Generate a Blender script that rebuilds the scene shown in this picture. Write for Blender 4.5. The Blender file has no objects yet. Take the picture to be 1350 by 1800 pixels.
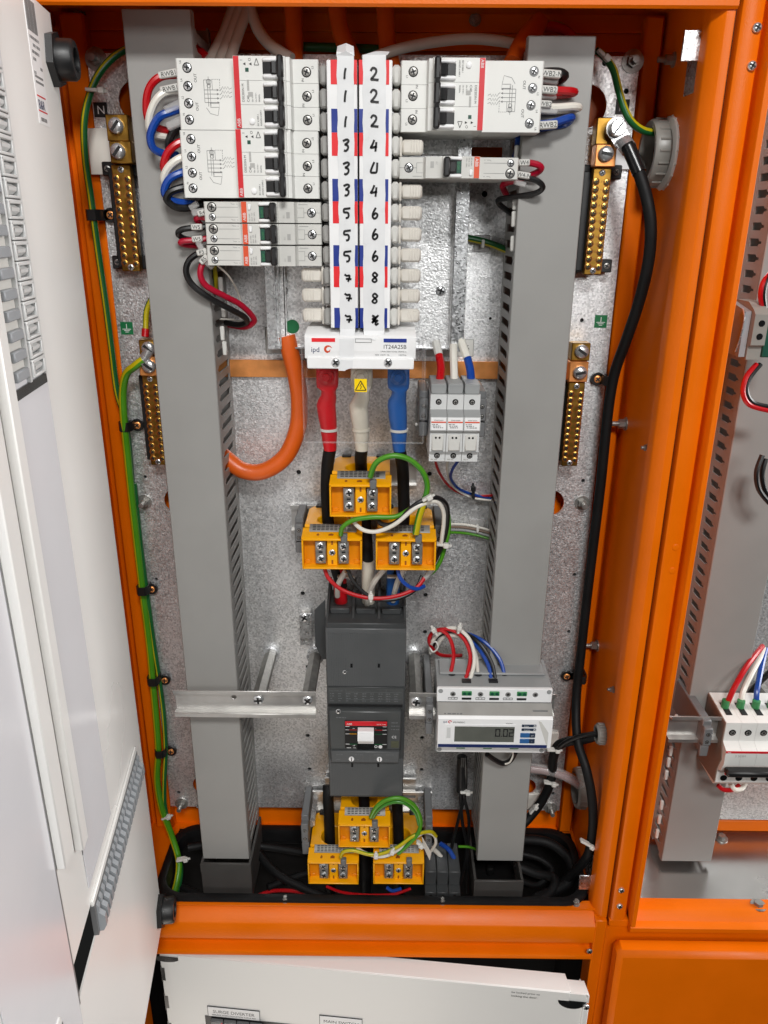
import bpy, bmesh, math, random
from math import radians as rad, sin, cos, pi
from mathutils import Matrix, Vector
random.seed(7)
S = bpy.context.scene
COL = S.collection

# ---------------------------------------------------------------- camera
# all lengths below are millimetres; the origin is the lens, Y runs into the
# cabinet, Z is up, and world metres are (x, y, z + 1400) / 1000
FPX, CXP, CYP = 1351.2, 675.0, 900.0
ZOFF = 1400.0
_p, _y, _r = rad(20.398), rad(-0.323), rad(0.417)
FWD = Vector((sin(_y)*cos(_p), cos(_y)*cos(_p), -sin(_p)))
_rt = Vector((cos(_y), -sin(_y), 0)); _up = _rt.cross(FWD)
RGT = _rt*cos(_r) + _up*sin(_r); UPV = _up*cos(_r) - _rt*sin(_r)
cd = bpy.data.cameras.new('camera'); cam = bpy.data.objects.new('camera', cd); COL.objects.link(cam)
cd.sensor_fit = 'VERTICAL'; cd.sensor_height = 24.0; cd.sensor_width = 18.0
cd.lens = FPX/1800*24.0; cd.clip_start = 0.02; cd.clip_end = 60
cam.matrix_world = Matrix.Translation((0, 0, ZOFF/1000)) @ Matrix((RGT, UPV, -FWD)).transposed().to_4x4()
S.camera = cam

# ---------------------------------------------------------------- light
w = bpy.data.worlds.new('World'); S.world = w; w.use_nodes = True
bg = w.node_tree.nodes['Background']; bg.inputs[0].default_value = (1.0, 0.99, 0.97, 1); bg.inputs[1].default_value = 0.015
def area(name, loc, aim, sx, sy, power, col=(1, .995, .98)):
    l = bpy.data.lights.new(name, 'AREA'); l.shape = 'RECTANGLE'; l.size = sx; l.size_y = sy
    l.energy = power; l.color = col
    o = bpy.data.objects.new(name, l); COL.objects.link(o)
    o.location = Vector((loc[0], loc[1], loc[2]+ZOFF))/1000
    o.rotation_euler = (Vector(aim)-Vector(loc)).to_track_quat('-Z', 'Y').to_euler()
    return o
area('ceiling_lamp_near', (170, -900, 1150), (0, 740, -150), 0.5, 0.25, 38)
area('room_lamp_right', (800, -1800, 600), (0, 750, -200), 0.8, 0.5, 21)
area('panel_fill', (2300, 760, 350), (-230, 350, -250), 0.7, 1.4, 66)  # added unseen fill that brightens the white panel, placed to miss the interior
area('bounce_fill', (-250, 380, -1520), (100, 700, -1000), 0.8, 0.4, 3.4, (1, .9, .8))  # added low fill, stands in for light bounced off an unseen floor
S.view_settings.view_transform = 'Standard'; S.view_settings.look = 'None'
S.view_settings.gamma = 1.0; S.view_settings.exposure = -0.32

# ---------------------------------------------------------------- pixel rays
def ray(x, y): return RGT*((x-CXP)/FPX) - UPV*((y-CYP)/FPX) + FWD
def P(x, y, Y): d = ray(x, y); return d*(Y/d.y)
def PZ(x, y, Z): d = ray(x, y); return d*(Z/d.z)
def PX(x, y, X): d = ray(x, y); return d*(X/d.x)
def xs(x, y, Y): return P(x, y, Y).x
def zs(x, y, Y): return P(x, y, Y).z

# ---------------------------------------------------------------- materials
def srgb(r, g, b):
    f = lambda v: (v/255/12.92 if v/255 <= .04045 else ((v/255+.055)/1.055)**2.4)
    return (f(r), f(g), f(b))
MATS = {}
def mat(name, col, rough=.5, metal=0., var=.06, vscale=40, bump=0., bscale=400, spec=.5, coat=0., trans=0., alpha=1., rvar=.08):
    m = bpy.data.materials.new(name); m.use_nodes = True; nt = m.node_tree; b = nt.nodes['Principled BSDF']
    b.inputs['Metallic'].default_value = metal; b.inputs['Specular IOR Level'].default_value = spec
    b.inputs['Coat Weight'].default_value = coat; b.inputs['Transmission Weight'].default_value = trans
    b.inputs['Alpha'].default_value = alpha
    tc = nt.nodes.new('ShaderNodeTexCoord'); n = nt.nodes.new('ShaderNodeTexNoise')
    n.inputs['Scale'].default_value = vscale; n.inputs['Detail'].default_value = 5
    nt.links.new(tc.outputs['Object'], n.inputs['Vector'])
    cr = nt.nodes.new('ShaderNodeMapRange'); cr.inputs[1].default_value = .3; cr.inputs[2].default_value = .7
    cr.inputs[3].default_value = 1-var; cr.inputs[4].default_value = 1+var
    nt.links.new(n.outputs['Fac'], cr.inputs[0])
    mx = nt.nodes.new('ShaderNodeVectorMath'); mx.operation = 'SCALE'; mx.inputs[0].default_value = col
    nt.links.new(cr.outputs[0], mx.inputs['Scale']); nt.links.new(mx.outputs[0], b.inputs['Base Color'])
    rr = nt.nodes.new('ShaderNodeMapRange'); rr.inputs[1].default_value = .3; rr.inputs[2].default_value = .7
    rr.inputs[3].default_value = max(.02, rough-rvar); rr.inputs[4].default_value = min(1, rough+rvar)
    nt.links.new(n.outputs['Fac'], rr.inputs[0]); nt.links.new(rr.outputs[0], b.inputs['Roughness'])
    if bump:
        n2 = nt.nodes.new('ShaderNodeTexNoise'); n2.inputs['Scale'].default_value = bscale; n2.inputs['Detail'].default_value = 2
        nt.links.new(tc.outputs['Object'], n2.inputs['Vector'])
        bp = nt.nodes.new('ShaderNodeBump'); bp.inputs['Strength'].default_value = bump; bp.inputs['Distance'].default_value = .001
        nt.links.new(n2.outputs['Fac'], bp.inputs['Height']); nt.links.new(bp.outputs[0], b.inputs['Normal'])
    MATS[name] = m
    return m
def galv(name, base, rough, bstr, scale, metal=.85):
    m = bpy.data.materials.new(name); m.use_nodes = True; nt = m.node_tree; b = nt.nodes['Principled BSDF']
    b.inputs['Metallic'].default_value = metal
    tc = nt.nodes.new('ShaderNodeTexCoord')
    v = nt.nodes.new('ShaderNodeTexVoronoi'); v.inputs['Scale'].default_value = scale; v.inputs['Randomness'].default_value = 1
    n = nt.nodes.new('ShaderNodeTexNoise'); n.inputs['Scale'].default_value = scale*1.3; n.inputs['Detail'].default_value = 3
    big = nt.nodes.new('ShaderNodeTexNoise'); big.inputs['Scale'].default_value = 9; big.inputs['Detail'].default_value = 4
    for q in (v, n, big): nt.links.new(tc.outputs['Object'], q.inputs['Vector'])
    sp = nt.nodes.new('ShaderNodeSeparateColor'); nt.links.new(v.outputs['Color'], sp.inputs[0])
    r1 = nt.nodes.new('ShaderNodeMapRange'); r1.inputs[3].default_value = rough-.1; r1.inputs[4].default_value = rough+.12
    nt.links.new(sp.outputs[0], r1.inputs[0]); nt.links.new(r1.outputs[0], b.inputs['Roughness'])
    r2 = nt.nodes.new('ShaderNodeMapRange'); r2.inputs[3].default_value = .72; r2.inputs[4].default_value = 1.22
    nt.links.new(sp.outputs[1], r2.inputs[0])
    r3 = nt.nodes.new('ShaderNodeMapRange'); r3.inputs[1].default_value = .3; r3.inputs[2].default_value = .7
    r3.inputs[3].default_value = .86; r3.inputs[4].default_value = 1.1
    nt.links.new(big.outputs['Fac'], r3.inputs[0])
    mu = nt.nodes.new('ShaderNodeMath'); mu.operation = 'MULTIPLY'
    nt.links.new(r2.outputs[0], mu.inputs[0]); nt.links.new(r3.outputs[0], mu.inputs[1])
    mx = nt.nodes.new('ShaderNodeVectorMath'); mx.operation = 'SCALE'; mx.inputs[0].default_value = base
    nt.links.new(mu.outputs[0], mx.inputs['Scale']); nt.links.new(mx.outputs[0], b.inputs['Base Color'])
    bp = nt.nodes.new('ShaderNodeBump'); bp.inputs['Strength'].default_value = bstr; bp.inputs['Distance'].default_value = .0012
    nt.links.new(n.outputs['Fac'], bp.inputs['Height']); nt.links.new(bp.outputs[0], b.inputs['Normal'])
    MATS[name] = m
    return m
mat('orange', srgb(230, 108, 0), .36, var=.05, vscale=14, bump=.14, bscale=700, spec=.24)
galv('galv', (.9, .905, .91), .38, .42, 520, .84)
galv('galv_smooth', (.62, .63, .64), .34, .2, 420, 1.0)
mat('steel_sheet', (.55, .54, .52), .25, .95, var=.1, vscale=9, bump=.02, bscale=300)
mat('zinc', (.66, .67, .68), .26, .72, var=.12, vscale=160, rvar=.08)
mat('rail_steel', (.62, .61, .59), .36, .85, var=.08, vscale=60)
mat('dull_steel', (.36, .35, .33), .42, .75, var=.2, vscale=150)
mat('brass', srgb(166, 126, 56), .38, 1., var=.16, vscale=120)
mat('brass_screw', srgb(205, 166, 84), .3, 1., var=.12, vscale=200)
mat('copper', srgb(240, 160, 92), .36, .6, var=.16, vscale=60)
mat('duct', srgb(148, 147, 144), .46, var=.03, vscale=18, bump=.04, bscale=260)
mat('duct_dark', srgb(70, 68, 66), .5, var=.04)
mat('white_abs', srgb(224, 224, 220), .42, var=.03, vscale=30)
mat('grey_abs', srgb(205, 204, 199), .45, var=.03)
mat('ivory', srgb(214, 209, 200), .45, var=.04)
mat('bright_white', srgb(238, 238, 238), .4, var=.02)
mat('paper', srgb(232, 232, 232), .6, var=.03, vscale=90)
mat('tape', srgb(226, 227, 228), .34, var=.03, vscale=70, bump=.15, bscale=90)
mat('sheet', srgb(217, 217, 221), .22, var=.03, vscale=6)
mat('panel_white', srgb(230, 229, 226), .34, var=.03, vscale=4, bump=.05, bscale=600)
mat('print_black', srgb(26, 26, 28), .5)
mat('print_grey', srgb(120, 120, 120), .55)
mat('print_soft', srgb(172, 171, 168), .55)
mat('print_white', srgb(225, 225, 225), .5)
mat('print_dim', srgb(104, 106, 108), .55)
mat('marker', srgb(14, 14, 16), .35)
mat('red_print', srgb(206, 28, 40), .45)
mat('red_cell', srgb(226, 34, 42), .4)
mat('blue_cell', srgb(30, 52, 138), .4)
mat('navy', srgb(28, 42, 92), .4)
mat('orange_print', srgb(214, 78, 40), .45)
mat('green_print', srgb(16, 108, 62), .45)
mat('green_dark', srgb(18, 74, 58), .4)
mat('yellow_ct', srgb(244, 170, 2), .36, var=.05, vscale=25, bump=.05)
mat('amber_inner', srgb(222, 136, 4), .36, var=.05)
mat('yellow_sticker', srgb(250, 212, 0), .4)
mat('brown_print', srgb(150, 78, 14), .5)
mat('nameplate', srgb(122, 120, 115), .45, metal=.3)
mat('black_plastic', srgb(26, 26, 27), .42, var=.1)
mat('black_gloss', srgb(24, 25, 26), .22)
mat('rubber', srgb(15, 15, 16), .55, var=.2, spec=.3)
mat('bay_shade', srgb(14, 13, 13), .7, spec=.2)  # near-black colour carries the shade of the lower bay and its fittings
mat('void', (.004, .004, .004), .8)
mat('mccb_grey', srgb(84, 86, 87), .46, var=.04, vscale=30)
mat('mccb_dark', srgb(60, 62, 63), .48, var=.04)
mat('mccb_face', srgb(74, 76, 76), .36, var=.04)
mat('clip_grey', srgb(106, 107, 108), .5, var=.06)
mat('fuse_grey', srgb(206, 207, 206), .42, var=.03)
mat('fuse_mid', srgb(150, 152, 152), .45, var=.03)
mat('gland_grey', srgb(142, 140, 134), .42, var=.05)
mat('comb_grey', srgb(150, 154, 158), .42, var=.04)
mat('wire_red', srgb(182, 12, 22), .32, var=.05)
mat('wire_red_cmp', srgb(168, 8, 42), .34, var=.05)
mat('wire_white', srgb(224, 220, 210), .36, var=.04)
mat('wire_blue', srgb(20, 66, 152), .32, var=.05)
mat('wire_black', srgb(19, 19, 20), .38, var=.1)
mat('wire_green', srgb(56, 126, 34), .36, var=.05)
mat('boot_red', srgb(206, 24, 34), .36, var=.06, bump=.15, bscale=120)
mat('boot_white', srgb(214, 206, 190), .42, var=.06, bump=.15, bscale=120)
mat('boot_blue', srgb(34, 92, 166), .38, var=.06, bump=.15, bscale=120)
mat('orange_cable', srgb(214, 92, 22), .38, var=.06, bump=.1, bscale=300)
mat('cable_white', srgb(206, 200, 190), .45, var=.05)
mat('cable_black', srgb(13, 13, 14), .6, spec=.3, var=.15, bump=.1, bscale=200)
mat('tie', srgb(214, 212, 206), .4)
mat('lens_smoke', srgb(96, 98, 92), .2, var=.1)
mat('pad_blue', srgb(48, 96, 150), .35)
mat('pad_navy', srgb(32, 48, 70), .35)
mat('term_green', srgb(52, 128, 74), .4)
mat('holo', srgb(94, 96, 78), .35, metal=.3)
mat('clear', (.06, .06, .06), .06, alpha=.05, var=.0, rvar=0)
mat('clear_tube', (.75, .7, .69), .1, alpha=.28, var=.0, rvar=0)
mat('pink_wire', srgb(138, 104, 104), .4, var=.1)
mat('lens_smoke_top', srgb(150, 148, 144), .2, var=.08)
mat('clear_soft', (.62, .61, .6), .25, alpha=.4, var=.0)
mat('clear_edge', (.6, .6, .6), .15, alpha=.13, var=0)
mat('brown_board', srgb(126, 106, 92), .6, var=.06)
def gy_mat(name, g, yl, freq, w, axis=2):
    m = mat(name, g, .36, var=.04)
    return m
mat('earth_yellow', srgb(190, 174, 20), .36, var=.05)
mat('earth_green', srgb(22, 92, 44), .36, var=.05)
mat('earth_lime', srgb(74, 140, 26), .36, var=.05)

# ---------------------------------------------------------------- mesh builder (mm)
_fontcache = {}
def font_mesh(s):
    if s not in _fontcache:
        c = bpy.data.curves.new('t', 'FONT'); c.body = s; c.size = 1; c.resolution_u = 3
        o = bpy.data.objects.new('t', c); COL.objects.link(o)
        dg = bpy.context.evaluated_depsgraph_get(); me = bpy.data.meshes.new_from_object(o.evaluated_get(dg))
        v = [(q.co.x, q.co.y) for q in me.vertices]; f = [tuple(p.vertices) for p in me.polygons]
        bpy.data.objects.remove(o); bpy.data.curves.remove(c); bpy.data.meshes.remove(me)
        wd = max([a for a, b in v] or [0])
        _fontcache[s] = (v, f, wd)
    return _fontcache[s]
def dashes(mb, x0, x1, z, h, rnd, th=.1, y=None, T=None):
    """a row of print too small to read: short bars"""
    x = x0
    while x < x1:
        w_ = rnd.uniform(.8, 2.6)*h
        if x+w_ > x1: break
        if y is None: mb.box(x, x+w_, z, z+h, T, T+th)
        else: mb.box(x, x+w_, y-th, y, z, z+h)
        x += w_+rnd.uniform(.4, 1.1)*h
    return mb
RN = random.Random(3)
class MB:
    def __init__(s, T=None): s.v = []; s.f = []; s.T = T
    def add(s, vs, fs):
        n = len(s.v)
        s.v += [tuple(s.T(*p)) if s.T else tuple(p) for p in vs]
        s.f += [tuple(i+n for i in f) for f in fs]; return s
    def box(s, x0, x1, y0, y1, z0, z1, c=0):
        if x0 > x1: x0, x1 = x1, x0
        if y0 > y1: y0, y1 = y1, y0
        if z0 > z1: z0, z1 = z1, z0
        if not c:
            v = [(x, y, z) for x in (x0, x1) for y in (y0, y1) for z in (z0, z1)]
            return s.add(v, [(0, 1, 3, 2), (4, 6, 7, 5), (0, 4, 5, 1), (2, 3, 7, 6), (0, 2, 6, 4), (1, 5, 7, 3)])
        c = min(c, (x1-x0)*.45, (y1-y0)*.45, (z1-z0)*.45)
        v = []; f = []; id_ = {}
        for i, x in enumerate((x0, x1)):
            for j, y in enumerate((y0, y1)):
                for k, z in enumerate((z0, z1)):
                    sx, sy, sz = (1, -1)[i]*c, (1, -1)[j]*c, (1, -1)[k]*c
                    for a, p in enumerate(((x, y+sy, z+sz), (x+sx, y, z+sz), (x+sx, y+sy, z))):
                        id_[i, j, k, a] = len(v); v.append(p)
                    f.append((id_[i, j, k, 0], id_[i, j, k, 1], id_[i, j, k, 2]))
        for q in (0, 1):
            f.append(tuple(id_[q, j, k, 0] for j, k in ((0, 0), (1, 0), (1, 1), (0, 1))))
            f.append(tuple(id_[i, q, k, 1] for i, k in ((0, 0), (1, 0), (1, 1), (0, 1))))
            f.append(tuple(id_[i, j, q, 2] for i, j in ((0, 0), (1, 0), (1, 1), (0, 1))))
        for p in (0, 1):
            for q in (0, 1):
                f.append((id_[0, p, q, 1], id_[1, p, q, 1], id_[1, p, q, 2], id_[0, p, q, 2]))
                f.append((id_[p, 0, q, 0], id_[p, 1, q, 0], id_[p, 1, q, 2], id_[p, 0, q, 2]))
                f.append((id_[p, q, 0, 0], id_[p, q, 1, 0], id_[p, q, 1, 1], id_[p, q, 0, 1]))
        return s.add(v, f)
    def quad(s, *p): return s.add(p, [tuple(range(len(p)))])
    def ext(s, pts, vec):
        n = len(pts); q = [(p[0]+vec[0], p[1]+vec[1], p[2]+vec[2]) for p in pts]
        return s.add(list(pts)+q, [tuple(range(n)), tuple(range(2*n-1, n-1, -1))]+[(i, (i+1) % n, (i+1) % n+n, i+n) for i in range(n)])
    def rings(s, rs, cap0=True, cap1=True):
        n = len(rs[0]); v = [p for r in rs for p in r]; f = []
        for k in range(len(rs)-1):
            for i in range(n):
                f.append((k*n+i, k*n+(i+1) % n, (k+1)*n+(i+1) % n, (k+1)*n+i))
        if cap0: f.append(tuple(range(n)))
        if cap1: f.append(tuple(range((len(rs)-1)*n, len(rs)*n)))
        return s.add(v, f)
    def cyl(s, p0, p1, r0, r1=None, n=14, rot=0., cap=True):
        return s.lathe(p0, p1, [(0, r0), (1, r0 if r1 is None else r1)], n, rot, cap)
    def lathe(s, p0, p1, prof, n=16, rot=0., cap=True):
        p0 = Vector(p0); p1 = Vector(p1); d = (p1-p0); L = d.length; a = d.normalized()
        u = a.orthogonal().normalized() if abs(a.y) < .99 else Vector((1, 0, 0)); w_ = a.cross(u)
        rs = []
        for t, r in prof:
            c = p0+d*t
            rs.append([tuple(c+u*(r*cos(rot+2*pi*i/n))+w_*(r*sin(rot+2*pi*i/n))) for i in range(n)])
        return s.rings(rs, cap, cap)
    def tube(s, pts, r, n=10, smooth=5, cap=True, flat=None):
        pts = [Vector(p) for p in pts]
        rad_ = list(r) if isinstance(r, (list, tuple)) else [r]*len(pts)
        if smooth and len(pts) > 2:
            q = []; rr = []
            for i in range(len(pts)-1):
                p0 = pts[max(i-1, 0)]; p1 = pts[i]; p2 = pts[i+1]; p3 = pts[min(i+2, len(pts)-1)]
                for k in range(smooth):
                    t = k/smooth
                    q.append(.5*((2*p1)+(p2-p0)*t+(2*p0-5*p1+4*p2-p3)*t*t+(3*p1-p0-3*p2+p3)*t**3))
                    rr.append(rad_[i]*(1-t)+rad_[i+1]*t)
            q.append(pts[-1]); rr.append(rad_[-1]); pts = q; rad_ = rr
        rs = []; u = None
        for i, p in enumerate(pts):
            t = (pts[min(i+1, len(pts)-1)]-pts[max(i-1, 0)])
            t = t.normalized() if t.length > 1e-9 else Vector((0, 0, 1))
            if u is None: u = t.cross(Vector((0, 1, 0))) if abs(t.y) < .95 else t.cross(Vector((1, 0, 0)))
            else: u = u-t*u.dot(t)
            u = u.normalized() if u.length > 1e-9 else t.orthogonal().normalized(); b = t.cross(u)
            rs.append([tuple(p+u*(rad_[i]*cos(2*pi*k/n))+b*(rad_[i]*sin(2*pi*k/n))) for k in range(n)])
        return s.rings(rs, cap, cap)
    def ribbon(s, pts, wd, smooth=4):   # flat stroke in the x-z plane of the builder frame: pts (a, b, c) with out = c
        pts = [Vector(p) for p in pts]
        if smooth and len(pts) > 2:
            q = []
            for i in range(len(pts)-1):
                p0 = pts[max(i-1, 0)]; p1 = pts[i]; p2 = pts[i+1]; p3 = pts[min(i+2, len(pts)-1)]
                for k in range(smooth):
                    t = k/smooth; q.append(.5*((2*p1)+(p2-p0)*t+(2*p0-5*p1+4*p2-p3)*t*t+(3*p1-p0-3*p2+p3)*t**3))
            q.append(pts[-1]); pts = q
        v = []
        for i, p in enumerate(pts):
            t = (pts[min(i+1, len(pts)-1)]-pts[max(i-1, 0)]); nn = Vector((-t.y, t.x, 0))
            nn = nn.normalized()*wd/2 if nn.length > 0 else Vector((wd/2, 0, 0))
            v += [tuple(p+nn), tuple(p-nn)]
        return s.add(v, [(2*i, 2*i+1, 2*i+3, 2*i+2) for i in range(len(pts)-1)])
    def text(s, t, o, size, right=(1, 0, 0), up=(0, 0, 1), align='L', wscale=1.):
        v, f, wd = font_mesh(t); o = Vector(o); r = Vector(right); u = Vector(up)
        dx = {'L': 0, 'C': -wd/2, 'R': -wd}[align]
        return s.add([tuple(o+r*((a+dx)*size*wscale)+u*(b*size)) for a, b in v], f)

def finish(me, ang=38):
    bm = bmesh.new(); bm.from_mesh(me); bmesh.ops.recalc_face_normals(bm, faces=bm.faces); bm.to_mesh(me); bm.free()
    me.polygons.foreach_set('use_smooth', [True]*len(me.polygons)); me.set_sharp_from_angle(angle=rad(ang))
def mesh_of(name, mb, m, off=(0, 0, 0)):
    me = bpy.data.meshes.new(name)
    me.from_pydata([((x-off[0])/1000, (y-off[1])/1000, (z-off[2])/1000) for x, y, z in mb.v], [], mb.f)
    me.materials.append(MATS[m]); finish(me); return me
def link(name, me, parent=None):
    o = bpy.data.objects.new(name, me); COL.objects.link(o)
    if parent is not None: o.parent = parent
    return o
ORG = {}
def thing(name, label, cat, loc=(0, 0, 0), group=None, rot=None):
    o = bpy.data.objects.new(name, None); COL.objects.link(o); o.empty_display_size = .02
    o.location = (loc[0]/1000, loc[1]/1000, (loc[2]+ZOFF)/1000)
    if rot: o.rotation_euler = rot
    o['label'] = label; o['category'] = cat
    if group: o['group'] = group
    ORG[o.name] = tuple(loc) if not rot else None
    return o
def root(o):
    while o.parent is not None: o = o.parent
    return o
def part(parent, name, mb, m, local=False, kind=None, label=None):
    """one mesh part; vertices absolute (mm) unless local"""
    r = root(parent)
    off = (0, 0, 0) if local else ORG[r.name]
    o = link(name, mesh_of(name, mb, m, off), parent)
    if kind: o['kind'] = kind
    if label: o['label'] = label
    return o
def solo(name, mb, m, label, cat, group=None, kind=None):
    """a thing that is one mesh, absolute mm"""
    n = len(mb.v); c = [min(v[i] for v in mb.v) for i in range(3)]; d = [max(v[i] for v in mb.v) for i in range(3)]
    off = ((c[0]+d[0])/2, (c[1]+d[1])/2, c[2])
    o = link(name, mesh_of(name, mb, m, off)); o.location = (off[0]/1000, off[1]/1000, (off[2]+ZOFF)/1000)
    ORG[o.name] = off
    if kind: o['kind'] = kind
    else: o['label'] = label; o['category'] = cat
    if group: o['group'] = group
    return o
SH = {}
def shared(key, fn, m):
    if key not in SH: SH[key] = mesh_of(key, fn(), m)
    return SH[key]
def put(parent, name, me, pos, local=False, rot=None):
    """shared mesh as a child; pos absolute (mm) unless local"""
    r = root(parent); off = (0, 0, 0) if local else ORG[r.name]
    o = link(name, me, parent); o.location = [(pos[i]-off[i])/1000 for i in range(3)]
    # children of a mesh child share its parent's origin only when that child sits at the origin
    if rot: o.rotation_euler = rot
    return o
def kids(o): return [c for c in bpy.data.objects if c.parent == o]
def dup(o, label=None, dloc=(0, 0, 0), rot=None, loc=None):
    def cp(a, par):
        c = a.copy(); COL.objects.link(c)
        if par is not None: c.parent = par
        for k in kids(a): cp(k, c)
        return c
    n = cp(o, None)
    n.location = [o.location[i]+dloc[i]/1000 for i in range(3)] if loc is None else (loc[0]/1000, loc[1]/1000, (loc[2]+ZOFF)/1000)
    if rot: n.rotation_euler = rot
    if label: n['label'] = label
    return n
# ---- shared small hardware, all facing the viewer (-Y), origin at the seat
def screw_mb(r, h, slot='x', dome=True):
    m = MB(); pr = [(0, r), (.55, r), (.85, r*.82), (1, r*.5)] if dome else [(0, r), (.85, r), (1, r*.92)]
    m.lathe((0, 0, 0), (0, -h, 0), pr, 14)
    return m
def slot_mb(r, h, kind='x', ang=0.5):
    m = MB(); w_ = r*.2; L = r*.72
    for k in range(2 if kind == 'x' else 1):
        a = ang+k*pi/2; c, s_ = cos(a), sin(a)
        q = [(-L, -w_), (L, -w_), (L, w_), (-L, w_)]
        m.ext([(x*c-z*s_, -h-.12, x*s_+z*c) for x, z in q], (0, .3, 0))
    return m
def screw(parent, pos, r=3.2, h=1.2, m='zinc', kind='x', local=False, hole=None, ang=None, name='screw'):
    if ang is None: ang = random.uniform(0, pi)
    if hole:
        put(parent, 'screw_hole', shared('hole%.1f%s' % (hole, m == 'brass_screw'), lambda: MB().cyl((0, 0, 0), (0, -.15, 0), hole, n=16), 'black_gloss' if m != 'brass_screw' else 'brown_print'), pos, local)
    o = put(parent, name, shared('scr%.1f%.1f%s' % (r, h, m), lambda: screw_mb(r, h, dome=m != 'brass_screw'), m), pos, local, (0, ang, 0))
    if o.parent.parent is None:
        s_ = link('slot', shared('slot%.1f%.1f%s' % (r, h, kind), lambda: slot_mb(r, h, kind, 0), 'print_black'), o)
    return o
def hexbolt(parent, pos, r=6, axis=(0, -1, 0), washer=1.5, stud=5, local=False, head=4.5, m='dull_steel', name='bolt'):
    a = Vector(axis)
    def mk():
        b = MB(); z = Vector((0, 0, 0))
        b.cyl(z, a*1.2, r*washer, n=18); b.cyl(a*1.2, a*(1.2+head), r, n=6, rot=.4)
        if stud: b.cyl(a*(1.2+head), a*(1.2+head+stud), r*.55, n=12)
        return b
    return put(parent, name, shared('hex%s%s%s%s%s' % (r, tuple(axis), washer, stud, m), mk, m), pos, local)
def W(*pts): return [tuple(P(x, y, Y)) for x, y, Y in pts]
def rect_on(mb, x0, y0, x1, y1, Y, th=.3):
    """flat rectangle facing the viewer between two photo corners at depth Y"""
    ym = (y0+y1)/2; xm = (x0+x1)/2
    return mb.box(xs(x0, ym, Y), xs(x1, ym, Y), Y-th, Y, zs(xm, y1, Y), zs(xm, y0, Y))
def plate_with_holes(x0, x1, z0, z1, Y, th, holes):
    c = bpy.data.curves.new('pl', 'CURVE'); c.dimensions = '2D'; c.fill_mode = 'BOTH'; c.extrude = th/2
    def poly(pts):
        s = c.splines.new('POLY'); s.points.add(len(pts)-1); s.use_cyclic_u = True
        for p, q in zip(s.points, pts): p.co = (q[0], q[1], 0, 1)
    poly([(x0, z0), (x1, z0), (x1, z1), (x0, z1)])
    for h in holes:
        if len(h) == 3:
            n = 24 if h[2] > 6 else 12
            poly([(h[0]+h[2]*cos(2*pi*i/n), h[1]+h[2]*sin(2*pi*i/n)) for i in range(n)])
        else: poly([(h[0], h[1]), (h[2], h[1]), (h[2], h[3]), (h[0], h[3])])
    o = bpy.data.objects.new('pl', c); COL.objects.link(o)
    dg = bpy.context.evaluated_depsgraph_get(); me = bpy.data.meshes.new_from_object(o.evaluated_get(dg))
    mb = MB().add([(v.co.x, Y+th/2+v.co.z, v.co.y) for v in me.vertices], [tuple(p.vertices) for p in me.polygons])
    bpy.data.objects.remove(o); bpy.data.curves.remove(c); bpy.data.meshes.remove(me)
    return mb
# ================================================================ enclosure
def striped(pts, r, name, label, cat, ma='earth_green', mbm='earth_yellow', group=None, n=12, sec=(0, 1, 2, 3), twist=0., parent=None, smooth=6):
    m = MB(); m.tube(pts, r, n, smooth)
    me_v = m.v; c = [min(v[i] for v in me_v) for i in range(3)]; d = [max(v[i] for v in me_v) for i in range(3)]
    off = ((c[0]+d[0])/2, (c[1]+d[1])/2, c[2]) if parent is None else ORG[root(parent).name]
    me = bpy.data.meshes.new(name)
    me.from_pydata([((x-off[0])/1000, (y-off[1])/1000, (z-off[2])/1000) for x, y, z in m.v], [], m.f)
    me.materials.append(MATS[ma]); me.materials.append(MATS[mbm])
    for i, p in enumerate(me.polygons):
        k, s_ = divmod(i, n); p.material_index = 1 if ((s_+int(k*twist)) % n) in sec and i < len(m.f)-2 else 0
    finish(me)
    o = link(name, me, parent)
    if parent is None:
        o.location = (off[0]/1000, off[1]/1000, (off[2]+ZOFF)/1000); ORG[o.name] = off
        o['label'] = label; o['category'] = cat
        if group: o['group'] = group
    return o
FZ, CZ = -790, 192            # cabinet floor and ceiling
cab = thing('switchboard_cabinet', 'open orange powder coated switchboard cabinet holding the two grey ducts and the breakers', 'cabinet', (-28, 860, FZ))
part(cab, 'back_wall', MB().box(-330, 264, 862, 865, -1180, CZ), 'orange')
part(cab, 'back_rib', MB().box(-318, -294, 846, 862, FZ+4, CZ-4, 2), 'orange'); part(cab, 'back_rib', MB().box(240, 258, 846, 862, FZ+4, CZ-4, 2), 'orange')
part(cab, 'side_wall', MB().box(262, 264.5, 722, 862, -1180, CZ), 'orange')
part(cab, 'side_wall', MB().box(-331, -328, 722, 862, -1180, CZ), 'orange')
# ceiling with its return, and two openings for the big cables
part(cab, 'ceiling', plate_with_holes(-328, 262, 0, 140, 0, 2, []) if False else MB().box(-328, 262, 722, 862, CZ, CZ+2), 'orange')
part(cab, 'ceiling_seam', MB().box(-328, 262, 858, 862, 176, 179).box(-328, 262, 856.5, 862, 160, 162), 'orange')
part(cab, 'top_rail', MB().ext([(-340, 712, 250), (-340, 712, 165.6), (-340, 714, 163.6), (-340, 717, 164.4), (-340, 720, 168), (-340, 722, 175), (-340, 722, 250)], (614, 0, 0)), 'orange')
def zpost(mb, prof, z0, z1): return mb.ext([(x, y, z0) for x, y in prof], (0, 0, z1-z0))
part(cab, 'right_post', zpost(MB(), [(257.3, 742), (257.3, 728), (258.2, 725), (266, 716.2), (267, 715.6), (273.2, 715.6), (274, 716.4), (274, 742), (264.5, 742)], -796, 250), 'orange')
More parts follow.
